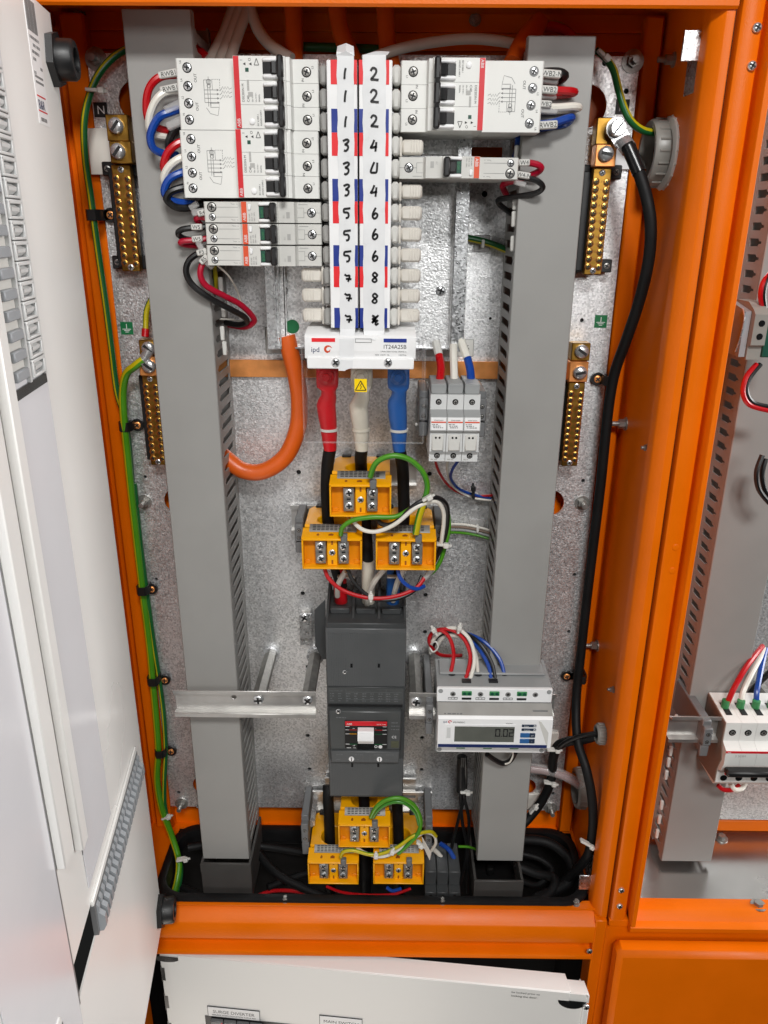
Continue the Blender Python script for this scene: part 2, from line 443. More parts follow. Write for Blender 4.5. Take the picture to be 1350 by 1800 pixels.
part(cab, 'left_post', zpost(MB(), [(-340, 716), (-318, 716), (-316, 722), (-316, 742), (-340, 742)], -1180, 250), 'orange')
# lower frame rail: sloping inner face, bright front face, gutter and drip edge
XS0, XS1 = -330, 260
sill = [(735, -791), (728, -792), (712.5, -807), (711, -809), (711, -833), (714, -836), (724, -838), (724, -852), (712, -855), (711, -857), (711, -861), (740, -861), (740, -795)]
part(cab, 'bottom_rail', MB().ext([(XS0, y, z) for y, z in sill], (XS1-XS0, 0, 0)), 'orange')
part(cab, 'right_post', MB().box(260, 274, 711.5, 742, -1180, -797.5, 1.5), 'orange')
screw(cab, P(1036, 1671, 708), 3.6, 2.6, 'dull_steel')
# floor: orange rim, black rubber edging, black hole down to the lower bay
part(cab, 'floor', MB().box(-328, 262, 722, 731, FZ-2, FZ).box(-328, 262, 851, 862, FZ-2, FZ).box(-328, -287, 731, 851, FZ-2, FZ).box(258, 262, 731, 851, FZ-2, FZ), 'orange')
def rrect(x0, x1, y0, y1, r, n=8):
    o = []
    for cx, cy, a0 in ((x1-r, y1-r, 0), (x0+r, y1-r, 90), (x0+r, y0+r, 180), (x1-r, y0+r, 270)):
        o += [(cx+r*cos(rad(a0+90*i/n)), cy+r*sin(rad(a0+90*i/n))) for i in range(n+1)]
    return o
lo = rrect(-268, 258, 727, 853, 34)
def edging(off, zt, zb):
    k = rrect(-290+off, 258-off, 727+off, 853-off, 34-off*.6)
    return [(x, y, zt) for x, y in k], [(x, y, zb) for x, y in k]
e0 = edging(-2, FZ+1, 0)[0]; e1 = edging(-1, FZ+4, 0)[0]; e2 = edging(3, FZ+5.5, 0)[0]; e3 = edging(9, FZ+4, 0)[0]; e4 = edging(11, FZ-14, 0)[0]
part(cab, 'floor_edging', MB().rings([e0, e1, e2, e3, e4], False, False), 'rubber')
# lower bay seen through the opening and cover gap, its shade painted black
part(cab, 'lower_bay', MB().box(-328, 262, 860, 861.5, -1180, FZ-2).box(-328, 262, 724, 861, -1182, -1180).box(-328, -326, 742, 861, -1180, FZ-2).box(260.5, 261.8, 742, 861, -1180, FZ-2), 'bay_shade')
for z, (x0, x1) in ((-815, (-200, 190)),):
    part(cab, 'floor_bracket', MB().box(x0, x1, 846, 850, z-40, z+12, 1).box(x0, x1, 838, 846, z+9, z+12, 1), 'bay_shade')
part(cab, 'gland_plate', MB().box(120, 230, 800, 846, -838, -835).box(140, 150, 815, 825, -835, -822, 2), 'bay_shade')
# studs and nuts through the right wall
for x, y, X_, r in ((1100, 745, 262, 5.2), (1050, 1135, 262, 5.2), (1185, 105, 262, 4.6)):
    p = PX(x, y, X_); hexbolt(cab, (262, p.y, p.z), r, (-1, 0, 0), 1.45, 7, head=7)
for x, y in ((1140, 787), (1079, 1212)):
    p = PX(x, y, 262); hexbolt(cab, (262, p.y, p.z), 3.2, (-1, 0, 0), 1.3, 3, head=3)
p = PX(1008, 1446, 240); hexbolt(cab, (262, 820, p.z), 2.4, (-1, 0, 0), 1.3, 10, head=2)
for x, y in ((835, 35), (140, 25)):
    p = P(x, y, 862); hexbolt(cab, (p.x, 862, p.z), 4.5, (0, -1, 0), 1.3, 3, head=4, m='dull_steel')
for x, y in ((500, 1589), (778, 1586), (1014, 1592)):
    p = PZ(x, y, FZ+2); hexbolt(cab, (p.x, 729.5, FZ), 4, (0, 0, 1), 1.2, 2, head=3.5, m='dull_steel')
for x, y in ((300, 1432), (520, 1462), (978, 1467)):
    p = P(x, y, 856); hexbolt(cab, (p.x, 856, p.z), 3.2, (0, -1, 0), 1.3, 2, head=3, m='dull_steel')
# lock keeps on the right wall, top and bottom
def keep(zt, flip):
    s_ = -1 if flip else 1
    b = MB().box(259.6, 261.4, 742, 774, zt-s_*2, zt-s_*48, .4)
    b.box(243, 261, 741, 743, zt-s_*3, zt-s_*26, .6)
    return part(cab, 'lock_keep', b, 'galv_smooth')
keep(158, False); keep(-782, True)
# conduit bushes standing through the right wall
def bush(px_, py_, R, r, L, X_=262, m='gland_grey', dy=0):
    p = PX(px_, py_, X_); a = (X_+1, p.y+dy, p.z); b_ = (X_-L, p.y+dy, p.z)
    mb = MB().lathe(a, b_, [(0, R), (.86, R), (1, R-1.5), (1, r), (.2, r)], 36, cap=False)
    for k in range(18):
        t = 2*pi*k/18; c = Vector((a[0]-L*.5, a[1]+cos(t)*R, a[2]+sin(t)*R))
        mb.cyl((a[0]-1, c.y, c.z), (a[0]-L*.82, c.y, c.z), 1.1, n=6)
    return mb
g = thing('conduit_bush', 'large ribbed grey conduit bush at upper right with a green earth wire entering it', 'conduit bush', tuple(PX(1165, 270, 262)))
part(g, 'threaded_ring', bush(1165, 270, 30, 24, 16), 'gland_grey'); part(g, 'flange', bush(1172, 270, 32, 23.5, 3), 'grey_abs')
pp = PX(1165, 270, 262)
part(g, 'bore', MB().cyl((265, pp.y, pp.z), (261.2, pp.y, pp.z), 23.5, n=32), 'fuse_mid')
g = thing('conduit_bush', 'large pale grey conduit bush low on the right wall with the clear sleeve entering it', 'conduit bush', tuple(PX(1026, 1385, 262)))
part(g, 'threaded_ring', bush(1026, 1385, 26, 20.5, 12), 'gland_grey')
pp = PX(1026, 1385, 262); part(g, 'bore', MB().cyl((265, pp.y, pp.z), (261.2, pp.y, pp.z), 20, n=32), 'rubber')
g = thing('conduit_bush', 'small pale grey bush on the right wall where thin black cables leave beside the meter', 'conduit bush', tuple(PX(1060, 1290, 262)))
part(g, 'threaded_ring', bush(1062, 1290, 12, 8.5, 10), 'gland_grey')
pp = PX(1062, 1290, 262); part(g, 'bore', MB().cyl((265, pp.y, pp.z), (261.2, pp.y, pp.z), 8.2, n=24), 'rubber')

# ---------------------------------------------------------------- right-hand cabinet
c2 = thing('switchboard_cabinet', 'neighbouring orange cabinet at the right edge, its door off, bare steel floor showing', 'cabinet', (560, 860, FZ))
prof = [(277.5, 750), (277.5, 721), (279, 716.5), (282, 714.6), (292, 714.6), (296, 716), (298, 720), (298.6, 726), (300.5, 727), (301, 724), (301, 707), (302, 705.4), (306.4, 705.4), (307.4, 707), (307.4, 722), (306, 724), (306, 750)]
part(c2, 'door_post', zpost(MB(), prof, -800, 260), 'orange')
part(c2, 'bottom_rail', MB().ext([(301, y, z) for y, z in [(726, -788), (721, -790), (714, -799), (707, -800.5), (705.4, -802), (705.4, -808), (708, -810), (740, -810), (740, -790)]], (400, 0, 0)), 'orange')
part(c2, 'corner_fillet', MB().box(277.5, 302, 714.8, 740, -810, -799.5, 1), 'orange')
part(c2, 'side_wall', MB().box(306, 308, 722, 862, -810, 260), 'orange')
part(c2, 'back_wall', MB().box(306, 760, 862, 865, -810, 260), 'orange')
part(c2, 'back_ledge', MB().box(308, 760, 846, 862, -781, -762, 1.5), 'orange')
part(c2, 'top_rail', MB().box(301, 760, 706, 740, 215, 260, 2), 'orange')
part(c2, 'floor', MB().box(308, 760, 722, 862, FZ-2, FZ), 'steel_sheet')
part(c2, 'mounting_plate', MB().box(330, 760, 838, 840, -753, 200), 'galv')
for x, y, r in ((1268, 1474, 5), (1333, 1592, 5.6)):
    p = PZ(x, y, FZ); hexbolt(c2, (p.x, p.y, FZ), r, (0, 0, 1), 1.7, 0, head=5)
for x, y in ((1330, 49), (1321, 116), (1092, 1564), (1089, 1592)):
    screw(c2, P(x, y, 714.4), 3.7, 2.8, 'zinc')
for x, y in ((1188, 962), (1182, 1003)):
    p = P(x, y, 714.6); put(c2, 'rivet', shared('pip', lambda: screw_mb(3.6, .8), 'orange'), p)
part(c2, 'gap_shade', MB().box(274.2, 277.4, 724, 742, -1180, 250), 'rubber')  # black strip added behind the joint, stands for the shade in it
# closed orange door below
d = thing('cabinet_door', 'closed orange door leaf under the right-hand cabinet', 'door', (520, 690, -1100))
x0 = 283.5
part(d, 'door_skin', MB().box(x0, 760, 686, 712, -1180, -822, 6), 'orange')
m = MB().box(274.6, 277.5, 714, 760, -1180, -812).box(277, 760, 716, 760, -1180, -811)
part(c2, 'lower_frame', m, 'orange')
# ================================================================ mounting plate
PY = 840
mp = thing('mounting_plate', 'galvanised mounting plate behind the ducts and breakers, drilled with rows of small holes', 'back plate', (-28, PY, -742))
holes = []
for x, y, r in ((178, 160, 2.6), (1101, 160, 2.6), (1063, 111, 2.6), (852, 341, 3), (525, 830, 2.8), (755, 833, 2.8), (532, 1043, 2.8), (748, 1046, 2.8), (747, 1111, 2.8), (746, 1175, 2.8), (541, 1172, 2.8),
                (541, 1293, 2.8), (544, 1352, 2.8), (742, 1297, 2.8), (741, 1353, 2.8), (314, 1393, 2.6), (275, 1018, 2), (1023, 563, 2.2), (1025, 845, 2.2), (255, 838, 2), (757, 673, 2.8), (972, 1395, 2.6),
                (348, 1418, 2.4), (216, 300, 2.2), (1010, 1010, 2.2), (1000, 1110, 2.2), (862, 560, 1.6)):
    p = P(x, y, PY); holes.append((p.x, p.z, r))
for x, y, r in ((968, 884, 15.5), (1032, 187, 19), (925, 1383, 13), (312, 880, 15.5), (359, 1380, 15.5), (243, 178, 19)):
    p = P(x, y, PY); holes.append((p.x, p.z, r))
p0, p1 = P(852, 262, PY), P(895, 272, PY); holes.append((68, 44, 110, 74))
backm = shared('hole_backing', lambda: MB().lathe((0, 0, 0), (0, 7, 0), [(0, 3.6), (1, 3.6)], 12), 'void')  # black plugs added behind the small holes so they look dark inside
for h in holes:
    if len(h) == 3 and h[2] < 4: put(mp, 'hole_backing', backm, (h[0], 842.2, h[1]))
part(mp, 'plate', plate_with_holes(-292.5, 236.5, -743, 153.5, PY, 2, holes), 'galv')
for x, y in ((169, 104), (1112, 108)):
    hexbolt(mp, P(x, y, PY), 6, (0, -1, 0), 1.75, 7)
for x, y in ((254, 882), (1023, 884), (319, 1412), (968, 1420)):
    hexbolt(mp, P(x, y, PY), 5.5, (0, -1, 0), 1.6, 9)
def sticker(px_, py_, kind):
    p = P(px_, py_, PY); s_ = 6.6
    b = part(mp, 'sticker', MB().box(p.x-s_, p.x+s_, PY-.35, PY, p.z-s_, p.z+s_), 'print_black' if kind == 'N' else 'green_print')
    if kind == 'N': t = MB().text('N', (p.x, PY-.5, p.z-3.7), 10.5, align='C')
    else:
        t = MB().box(p.x-.35, p.x+.35, PY-.5, PY-.36, p.z-.5, p.z+4.5)
        for k, wd in enumerate((4.6, 3.2, 1.8)): t.box(p.x-wd, p.x+wd, PY-.5, PY-.36, p.z-1.2-k*1.5, p.z-.6-k*1.5)
    part(b, 'lettering', t, 'print_white')
sticker(177, 193, 'N'); sticker(1094, 188, 'N'); sticker(223, 577, 'E'); sticker(1056, 565, 'E')
# pale paper label fields printed for the fuse positions, with their outlines
def field(x0, y0, x1, y1, txt, tx):
    f_ = part(mp, 'label_field', rect_on(MB(), x0, y0, x1, y1, PY-.05, .25), 'grey_abs')
    z0 = zs((x0+x1)/2, y1, PY)
    t = MB()
    X0, X1, Z0, Z1 = xs(x0, y0, PY), xs(x1, y0, PY), zs(x0, y1, PY), zs(x0, y0, PY)
    for a in ((X0, X1, Z1-.4, Z1), (X0, X1, Z0, Z0+.4), (X0, X0+.4, Z0, Z1), (X1-.4, X1, Z0, Z1)): t.box(a[0], a[1], PY-.45, PY-.31, a[2], a[3])
    for s_, xx in zip(txt, tx): t.text(s_, (xs(xx, (y0+y1)/2, PY), PY-.45, (Z0+Z1)/2-3), 9)
    part(f_, 'lettering', t, 'print_black')
field(748, 596, 833, 626, ['F4', 'F5', '6'], [756, 785, 818])
field(466, 575, 540, 621, ['DAT'], [485])
# brown card and tape tab lying behind the left bars
solo('paper_tab', MB().box(*(lambda p: (p.x-11, p.x+11, 836, 838.5, p.z-22, p.z+20))(P(176, 265, 838)), .5), 'ivory', 'blank cream tab behind the upper left brass bar', 'tab')
solo('paper_tab', MB().box(*(lambda p: (p.x-9, p.x+9, 836, 838.5, p.z-12, p.z+12))(P(1092, 275, 838)), .5), 'bright_white', 'blank white tab behind the upper right brass bar under the cable lug', 'tab')
# copper strap across the plate
cb = thing('copper_strap', 'flat copper strap running across the plate behind the ducts, linking the two earth bars', 'copper bar', (-30, 834, -155))
part(cb, 'strap', MB().box(-262, 208, 834, 837, -155, -136.3, .5), 'copper')
for x in (430, 845): screw(cb, (xs(x, 647, 834), 833.9, -145.5), 2.2, .3, 'copper') if False else None
# ---------------------------------------------------------------- brass bars
def bar(kind, xc, xw, zt, zb, rows, label, tone, blocks, y=812, tilt=0., side=1):
    b = thing('terminal_bar', label, 'terminal bar', (xc, y, zb), 'brass terminal bars on the mounting plate')
    part(b, 'bar', MB().box(xc-xw/2, xc+xw/2, y, y+9, zb, zt, .8), 'brass' if not tone else 'brass')
    part(b, 'insulator', MB().box(xc-xw/2-7, xc+xw/2-1.5, y+9.3, 832, zb+3, zt-2, 1), 'black_plastic')
    for z in ((zt-3, zb+8) if kind == 'N' else ()):
        part(b, 'bracket', MB().box(xc-xw/2-(9 if side > 0 else 13), xc+xw/2+(13 if side > 0 else 9), y+11, 839.6, z-6.5, z+6.5, 1), 'black_plastic')
        screw(b, (xc+side*(xw/2+7.5), y+10.8, z), 3, 1, 'dull_steel')
    pitch = (zt-zb-20)/(rows-1)
    num = MB()
    for i in range(rows):
        z = zt-12-i*pitch
        for s_ in (-1, 1):
            screw(b, (xc+s_*xw*.3, y-.05, z-(0 if s_ < 0 else .8)), 2.9, .9, 'brass_screw', hole=3.5)
        num.text(str(2*i+2), (xc, y-.15, z-1.2), 2.9, align='C')
    part(b, 'numbering', num, 'brown_print')
    screw(b, (xc, y-.05, zt-4.2), 3, 1.2, 'zinc'); screw(b, (xc, y-.05, zb+3.8), 3, 1.2, 'zinc')
    for (bx, z0, z1, hx, hz, yy, m_) in blocks:
        part(b, 'clamp_block', MB().box(bx-xw*.56, bx+xw*.56, yy, yy+16, z0, z1, .8), m_)
        screw(b, (hx, yy-.1, hz), 7.2, 5.5, 'zinc', 'i', ang=random.uniform(-1, 1), name='clamp_bolt')
    return b
bar('N', -262, 18.6, 54, -44.5, 12, 'upper left brass bar beside the left duct, full of screws under the N sticker', 0,
    [(-259.5, 74, 97, -260, 87, 806, 'brass'), (-258, 54.5, 74, -260, 65, 804, 'brass')], side=-1)
bar('N', 204, 17.6, 54, -44.5, 12, 'upper right brass bar with the lugged black cable bolted to its head', 0,
    [(203, 74, 97, 207.5, 87, 806, 'brass'), (203.5, 54.5, 74, 203, 65.5, 803, 'copper')])
bar('E', -255, 16.5, -150, -250, 12, 'lower left brass earth bar below the green earth sticker, half behind the left duct', 1,
    [(-253, -128.5, -113, -252, -121.5, 812, 'brass'), (-254, -150, -130, -252.5, -139.5, 809, 'copper')], y=815)
bar('E', 199.6, 17.4, -154, -247, 12, 'lower right brass earth bar below the green earth sticker, fully in view', 0,
    [(200.5, -131.5, -113, 201, -121.5, 815, 'brass'), (199.5, -153.5, -132, 200.5, -143, 812, 'copper')], y=815)
# ---------------------------------------------------------------- ducts
def duct(x0, x1, zb, zt, label, yf=760, show=1, group='slotted grey wiring ducts', bent=None):
    d = thing('wiring_duct', label, 'cable duct', ((x0+x1)/2, yf, zb), group)
    part(d, 'cover', MB().box(x0-.8, x1+.8, yf, yf+2, zb, zt, .9).box(x0-.8, x0+.6, yf+2, yf+11, zb, zt).box(x1-.6, x1+.8, yf+2, yf+11, zb, zt), 'duct')
    part(d, 'base', MB().box(x0+1, x1-1, 837.6, 839.6, zb, zt), 'duct')
    pitch = 15.0; n = int((zt-zb-4)/pitch); ky = (839.6-yf)/79.6
    for s_, xx in ((1, x1), (-1, x0)):
        part(d, 'base_strip', MB().box(xx-.9*s_-.9, xx-.9*s_+.9, 829, 839.6, zb, zt), 'duct')
        prof = [(819, 1.2), (800, 1.2), (776, 1.2), (768, 3.0), (762, 3.0), (757.5, 1.0), (751, .5), (751, 14.5), (757.5, 14.0), (762, 12.0), (768, 12.0), (776, 8.0), (780, 7.6), (819, 7.6)]
        prof = [(819, 0), (819, 7.6), (768, 7.6), (766, 10), (762, 10), (758, 11.6), (751, 11.6), (751, -4.0), (758, -4.0), (762, -2.4), (766, -2.4), (768, 0)]
        fk = shared('finger' if ky == 1 else 'short_finger', lambda: MB().ext([(-.8, (y_-748)*ky, z_) for y_, z_ in prof], (1.6, 0, 0)), 'duct')
        if s_ == show or show == 2:
            for i in range(n):
                put(d, 'finger', fk, (xx-.9*s_, yf, zb+6+i*pitch))
        else:
            mb = MB()
            for i in range(n): mb.ext([(xx-.9*s_-.8, (y_-748)*ky+yf, zb+6+i*pitch+z_) for y_, z_ in prof], (1.6, 0, 0))
            o = part(d, 'side_wall', mb, 'duct', kind='stuff')
    return d
dl = duct(-230.3, -172.6, -755, 172, 'left grey slotted wiring duct running full height beside the stacked breakers', show=1)
dr = duct(117.2, 174, -753, 154, 'right grey slotted wiring duct passing behind the power meter', show=-1)
dw = duct(364, 428, -780, 205, 'grey slotted wiring duct in the neighbouring cabinet at the right edge', show=-1, yf=790)
for d_, x0, x1 in ((dl, -230.3, -172.6), (dr, 117.2, 174)):
    mb = MB().box(x0-3, x1+3, 754, 757, -812, -780 if d_ is dr else -757, .6)
    if d_ is dl: mb.box(x0-3, x1+3, 753, 754, -770, -757)
    mb.box(x0-3, x0, 757, 838, -812, -780 if d_ is dr else -757).box(x1, x1+3, 757, 838, -812, -780 if d_ is dr else -757)
    part(d_, 'foot_sleeve', mb, 'duct_dark')
# broken-off finger caps where wires leave the ducts
tab = shared('fcap', lambda: MB().box(-2.2, 2.2, -2, 2, -7, 7, 1), 'grey_abs')
for x, y in ((388, 500), (393, 545), (391, 586), (395, 612)): put(dl, 'finger_cap', tab, P(x, y, 772))
for x, y in ((905, 355), (903, 385), (901, 428), (908, 270)): put(dr, 'finger_cap', tab, P(x, y, 772))
for x, y in ((1188, 1265), (1179, 1320), (1175, 1340), (1171, 1362), (1163, 1415), (1159, 1440), (1155, 1465)): put(dw, 'finger_cap', tab, P(x, y, 794))
# ================================================================ breakers
TD = lambda a, b, c: (-b, -c, a)          # device frame: right, up, out -> local
def dput(parent, name, me, a, b, c, rot=None): return put(parent, name, me, TD(a, b, c), True, rot)
def dscrew(parent, a, b, c, r, hole=None, m='zinc'):
    return screw(parent, TD(a, b, c), r, .8, m, 'x', True, hole)
def dpart(parent, name, mb, m): return part(parent, name, mb, m, True)
def profile_ext(prof, a0, a1):            # prof in (b, c)
    return MB(TD).ext([(a0, b, c) for b, c in prof], (a1-a0, 0, 0))
def rcbo3(label, loc, rot=None):
    d = thing('circuit_breaker', label, 'breaker', loc, 'three pole breakers with side block', rot or (0, 0, 0))
    prof = [(0, -62), (0, -1), (.8, 0), (21.5, 0), (22.3, 2), (23, 9.4), (26, 9.8), (26.4, 12.6), (27, 13.2), (69.3, 13.2), (69.3, -62)]
    for k in range(3):
        o = dpart(d, 'pole', profile_ext(prof, k*18+.12, k*18+17.88), 'white_abs')
        for (a0, a1) in ((1.2, 4.6), (13.4, 16.8)):      # white frames either side of each handle
            mb = MB(TD); mb.box(k*18+a0, k*18+a1, 31.5, 45, 13, 16.2, 1.2); dpart(o, 'handle_frame', mb, 'bright_white')
        mb = MB(TD).box(k*18+4.7, k*18+13.3, 31.8, 45, 12.9, 13.5); dpart(o, 'handle_well', mb, 'black_gloss')
        mb = MB(TD)
        mb.ext([(k*18+4.9, b, c) for b, c in ((31, 13), (33, 18), (36.5, 19), (38.5, 15.2), (44.5, 14.6), (44.8, 13))], (8.2, 0, 0))
        dpart(o, 'handle', mb, 'black_plastic')
        a = (44.5, 26.3, 8.3)[2-k]
        dscrew(o.parent, a, 10.2, 0, 3.3, 4.1, 'dull_steel')
    mb = MB(TD)
    for k in range(3): mb.box(k*18+.4, k*18+17.6, 27, 32.4, 17, 23.5, 1.6)
    mb.cyl((1, 29.7, 21), (53, 29.7, 21), 2.2, n=8); dpart(d, 'tie_bar', mb, 'black_plastic')
    prof2 = [(69.5, -62), (69.5, 1.5), (118.6, 1.5), (119.6, .5), (119.6, -23), (106, -23), (104, -62)]
    o = dpart(d, 'side_block', profile_ext(prof2, .12, 53.88), 'white_abs')
    for a in (47, 33.2, 20.3, 7.8): dscrew(d, a, 110.8-(a-27)*.03, 1.5, 3.1, 4.0)
    o2 = dpart(d, 'stripe', MB(TD).box(.3, 53.7, 64.6, 69.1, 13.2, 13.5), 'red_print')
    t = MB(TD).text('ABB', (1.2, 65.5, 13.6), 3.6, (1, 0, 0), (0, 1, 0)); dpart(o2, 'lettering', t, 'print_white')
    # printing
    t = MB(TD); U = (0, 1, 0); R = (1, 0, 0)
    def tx(s_, a, b, sz, c=13.35): t.text(s_, (a, b, c), sz, R, U)
    tx('DSE203N M', 20, 61.2, 2.7); tx('C40', 20, 57, 2.9)
    for q, (s_, sz) in enumerate((('I\u0394n 0.03A', 1.7), ('Un 415V~', 1.7), ('50/60Hz', 1.7), ('IEC 61009-1', 1.8), ('AS/NZS 61009.1', 1.8))):
        tx(s_, 20 if q < 3 else 2, (53.9, 51, 48.2, 50.2, 47.6)[q] - (0 if q < 3 else .2), sz)
    tx('TEST', 2.5, 54, 1.9)
    tx('I', 50.4, 61.5, 3); tx('O', 50, 54.6, 3)
    for (a, b) in ((48, 59), (48, 54)): t.ext([(a-1.1, b, 13.3), (a+1.1, b, 13.3), (a, b+2.2, 13.3)], (0, 0, .1))
    for b, w_ in ((60, 0),): pass
    tri = [(47.2, 48), (52, 49.9), (47.2, 51.8)]
    for i in range(3):
        p, q = tri[i], tri[(i+1) % 3]; t.ribbon([(p[0], p[1], 13.4), (q[0], q[1], 13.4)], .5, 0)
    for s_, a, b in (('L6', 50, 115), ('L4', 36.5, 115), ('L2', 23.4, 115), ('N', 11, 115), ('OUT', 36, 102.8), ('OUT', 14.5, 102.8)): t.text(s_, (a, b, 1.65), 2.4 if s_ != 'OUT' else 3.2, R, U)
    for s_, a, b in (('L5', 46.8, 4.2), ('L3', 29, 4.2), ('L1', 11, 4.2), ('IN', 37, 12.5), ('IN', 18, 12.5)): t.text(s_, (a, b, .15), 2.4 if s_ != 'IN' else 2.8, R, U)
    dpart(d, 'lettering', t, 'print_black')
    g = MB(TD)                                      # wiring diagram on the side block
    def ln(*p, w_=.38): g.ribbon([(a, b, 1.65) for a, b in p], w_, 0)
    for a in (21, 24.2, 27.4, 30.5):
        ln((a, 97), (a, 85)); g.ext([(a-.9, 86.3, 1.6), (a+.9, 86.3, 1.6), (a, 84.4, 1.6)], (0, 0, .08))
    for a in (24.2, 27.4, 30.5):
        q = [(a-.6, 84)]+[(a+1.6+(1.0 if i % 2 else -1.0), 82.4-i*1.1) for i in range(7)]+[(a+1.6, 73.6)]
        ln(*q)
    ln((38, 97), (38, 90), (30.5, 90)); ln((38, 97), (21, 97)); ln((18, 92), (38.5, 92)); ln((18, 94), (38.5, 94))
    ln((40.5, 93), (34, 93)); g.ribbon([(36.5+2*cos(i*pi/6), 92.8+2*sin(i*pi/6), 1.65) for i in range(13)], .4, 0)
    g.ribbon([(33.6+1.6*cos(i*pi/6), 92.8+1.6*sin(i*pi/6), 1.65) for i in range(13)], .35, 0)
    ln((20.5, 92.6), (20.5, 85), (17.4, 85), (17.4, 92.6), (20.5, 92.6)); ln((17, 96), (12.6, 93), (11, 86.5), (17, 85.2))
    for i in range(5): ln((38.4-i*1.9, 83.6), (37.2-i*1.9, 83.6)); ln((38.4, 90-i*1.5), (38.4, 89.2-i*1.5))
    dpart(d, 'wiring_diagram', g, 'print_grey')
    b = MB(TD); b.lathe((5.4, 55.6, 13), (5.4, 55.6, 14.6), [(0, 2.5), (.7, 2.5), (1, 1.8)], 14); dpart(d, 'test_button', b, 'bright_white')
    dpart(d, 'indicator', MB(TD).box(42.3, 45.2, 56.6, 59.4, 13.2, 13.5), 'green_dark')
    s_ = MB(TD); s_.box(24, 27.5, 54, 58, 13.2, 13.36); [s_.box(20+q*5.2, 24+q*5.2, 56.8, 58.6, 13.2, 13.34) for q in (1.6, 2.4)]
    dpart(d, 'print_block', s_, 'print_soft')
    return d
r1 = rcbo3('white three pole breaker with wide side block, uppermost left of the white label strips', (-62, 735, 76.6))
r2 = dup(r1, 'white three pole breaker with wide side block, second in the left stack', loc=(-63.2, 735, 22.4))
r3 = dup(r1, 'white three pole breaker turned upside down, right of the label strips', loc=(7.6, 735, 130.2), rot=(0, pi, 0))
def rcbo1(label, loc, rot=None):
    d = thing('circuit_breaker', label, 'breaker', loc, 'slim single pole breakers', rot or (0, 0, 0))
    prof = [(0, -62), (0, -1), (.8, 0), (21, 0), (22.5, 2), (23, 8.4), (37, 8.8), (37.4, 11.4), (69.3, 11.6), (69.6, 2), (103.2, 1.6), (104, .8), (104, -62)]
    dpart(d, 'body', profile_ext(prof, .15, 17.35), 'grey_abs')
    dscrew(d, 8.6, 8.6, 0, 3.3, 4); dscrew(d, 12.8, 97, 1.6, 3.4, 4.3, 'dull_steel'); dscrew(d, 4.6, 97, 1.6, 2.6, 3.2)
    o = dpart(d, 'stripe', MB(TD).box(.3, 17.2, 64.4, 69, 11.6, 11.9), 'orange_print')
    dpart(o, 'lettering', MB(TD).text('ABB', (1.6, 65.3, 12), 3.7, (1, 0, 0), (0, 1, 0)), 'print_white')
    dpart(d, 'handle_window', MB(TD).box(3.1, 14, 43.6, 53.5, 11.5, 12), 'black_gloss')
    for a0, a1 in ((.5, 3.2), (14, 17)): dpart(d, 'handle_frame', MB(TD).box(a0, a1, 43.4, 53.8, 11.4, 14.2, .9), 'bright_white')
    mb = MB(TD).box(4, 13.2, 43, 49, 11.6, 16, 1); dpart(d, 'handle', mb, 'black_plastic')
    mb = MB(TD).box(1, 16.6, 37.8, 43.4, 12, 22, 1.4); dpart(d, 'handle_grip', mb, 'black_plastic')
    o = dpart(d, 'indicator', MB(TD).box(4, 13.2, 49.4, 53.2, 12, 12.6), 'green_dark')
    dpart(o, 'lettering', MB(TD).text('O-OFF', (4.4, 50, 12.7), 2.6, (1, 0, 0), (0, 1, 0), wscale=.85), 'term_green')
    dpart(d, 'test_button', MB(TD).box(10.4, 15.4, 60.4, 63.2, 11.5, 12.8, .6), 'bright_white')
    t = MB(TD)
    for b in (69.9, 22.6): pass
    def ln(*p, w_=.3, c=1.95): t.ribbon([(a, b, c) for a, b in p], w_, 0)
    ln((12.8, 92), (12.8, 70)); ln((4.6, 94), (4.6, 70))
    for a in (15.4, 2.2): ln((a, 75), (a, 71)); ln((a+.9, 80), (a, 79), (a, 76.4)); t.text('N' if a > 9 else '1', (a-.6, 74.5, 1.9), 2.2, (1, 0, 0), (0, 1, 0))
    ln((4.6, 15.4), (12.6, 15.4), (12.6, 22), (4.6, 22), (4.6, 15.4), c=.15); ln((8.6, 12.6), (8.6, 15.4), c=.15); ln((8.6, 5), (8.6, .4), c=.15); ln((15.4, 20), (15.4, 12), c=.15)
    for q, s_ in enumerate(('IEC 61009', '30mA  C20', '240V~ 50Hz')): t.text(s_, (1.2, 61.6-q*2.1, 11.75), 1.45, (1, 0, 0), (0, 1, 0))
    dpart(d, 'lettering', t, 'print_grey')
    t = MB(TD).text('IEC', (4, 31.6, 8.85), 2, (1, 0, 0), (0, 1, 0)); t.box(4, 9, 27, 30, 8.6, 8.85); dpart(d, 'print_block', t, 'print_soft')
    return d
s1 = rcbo1('slim breaker with orange stripe, uppermost of the three below the two wide breakers', (-62.2, 735, 2.0))
dup(s1, 'slim breaker with orange stripe, middle of the three below the two wide breakers', loc=(-62, 735, -16.2))
dup(s1, 'slim breaker with orange stripe, lowest of the three below the two wide breakers', loc=(-62.4, 735, -34.6))
dup(s1, 'slim breaker with orange stripe, alone on the right side with W4 wires at its end', loc=(6.8, 735, 56.6), rot=(0, pi, 0))
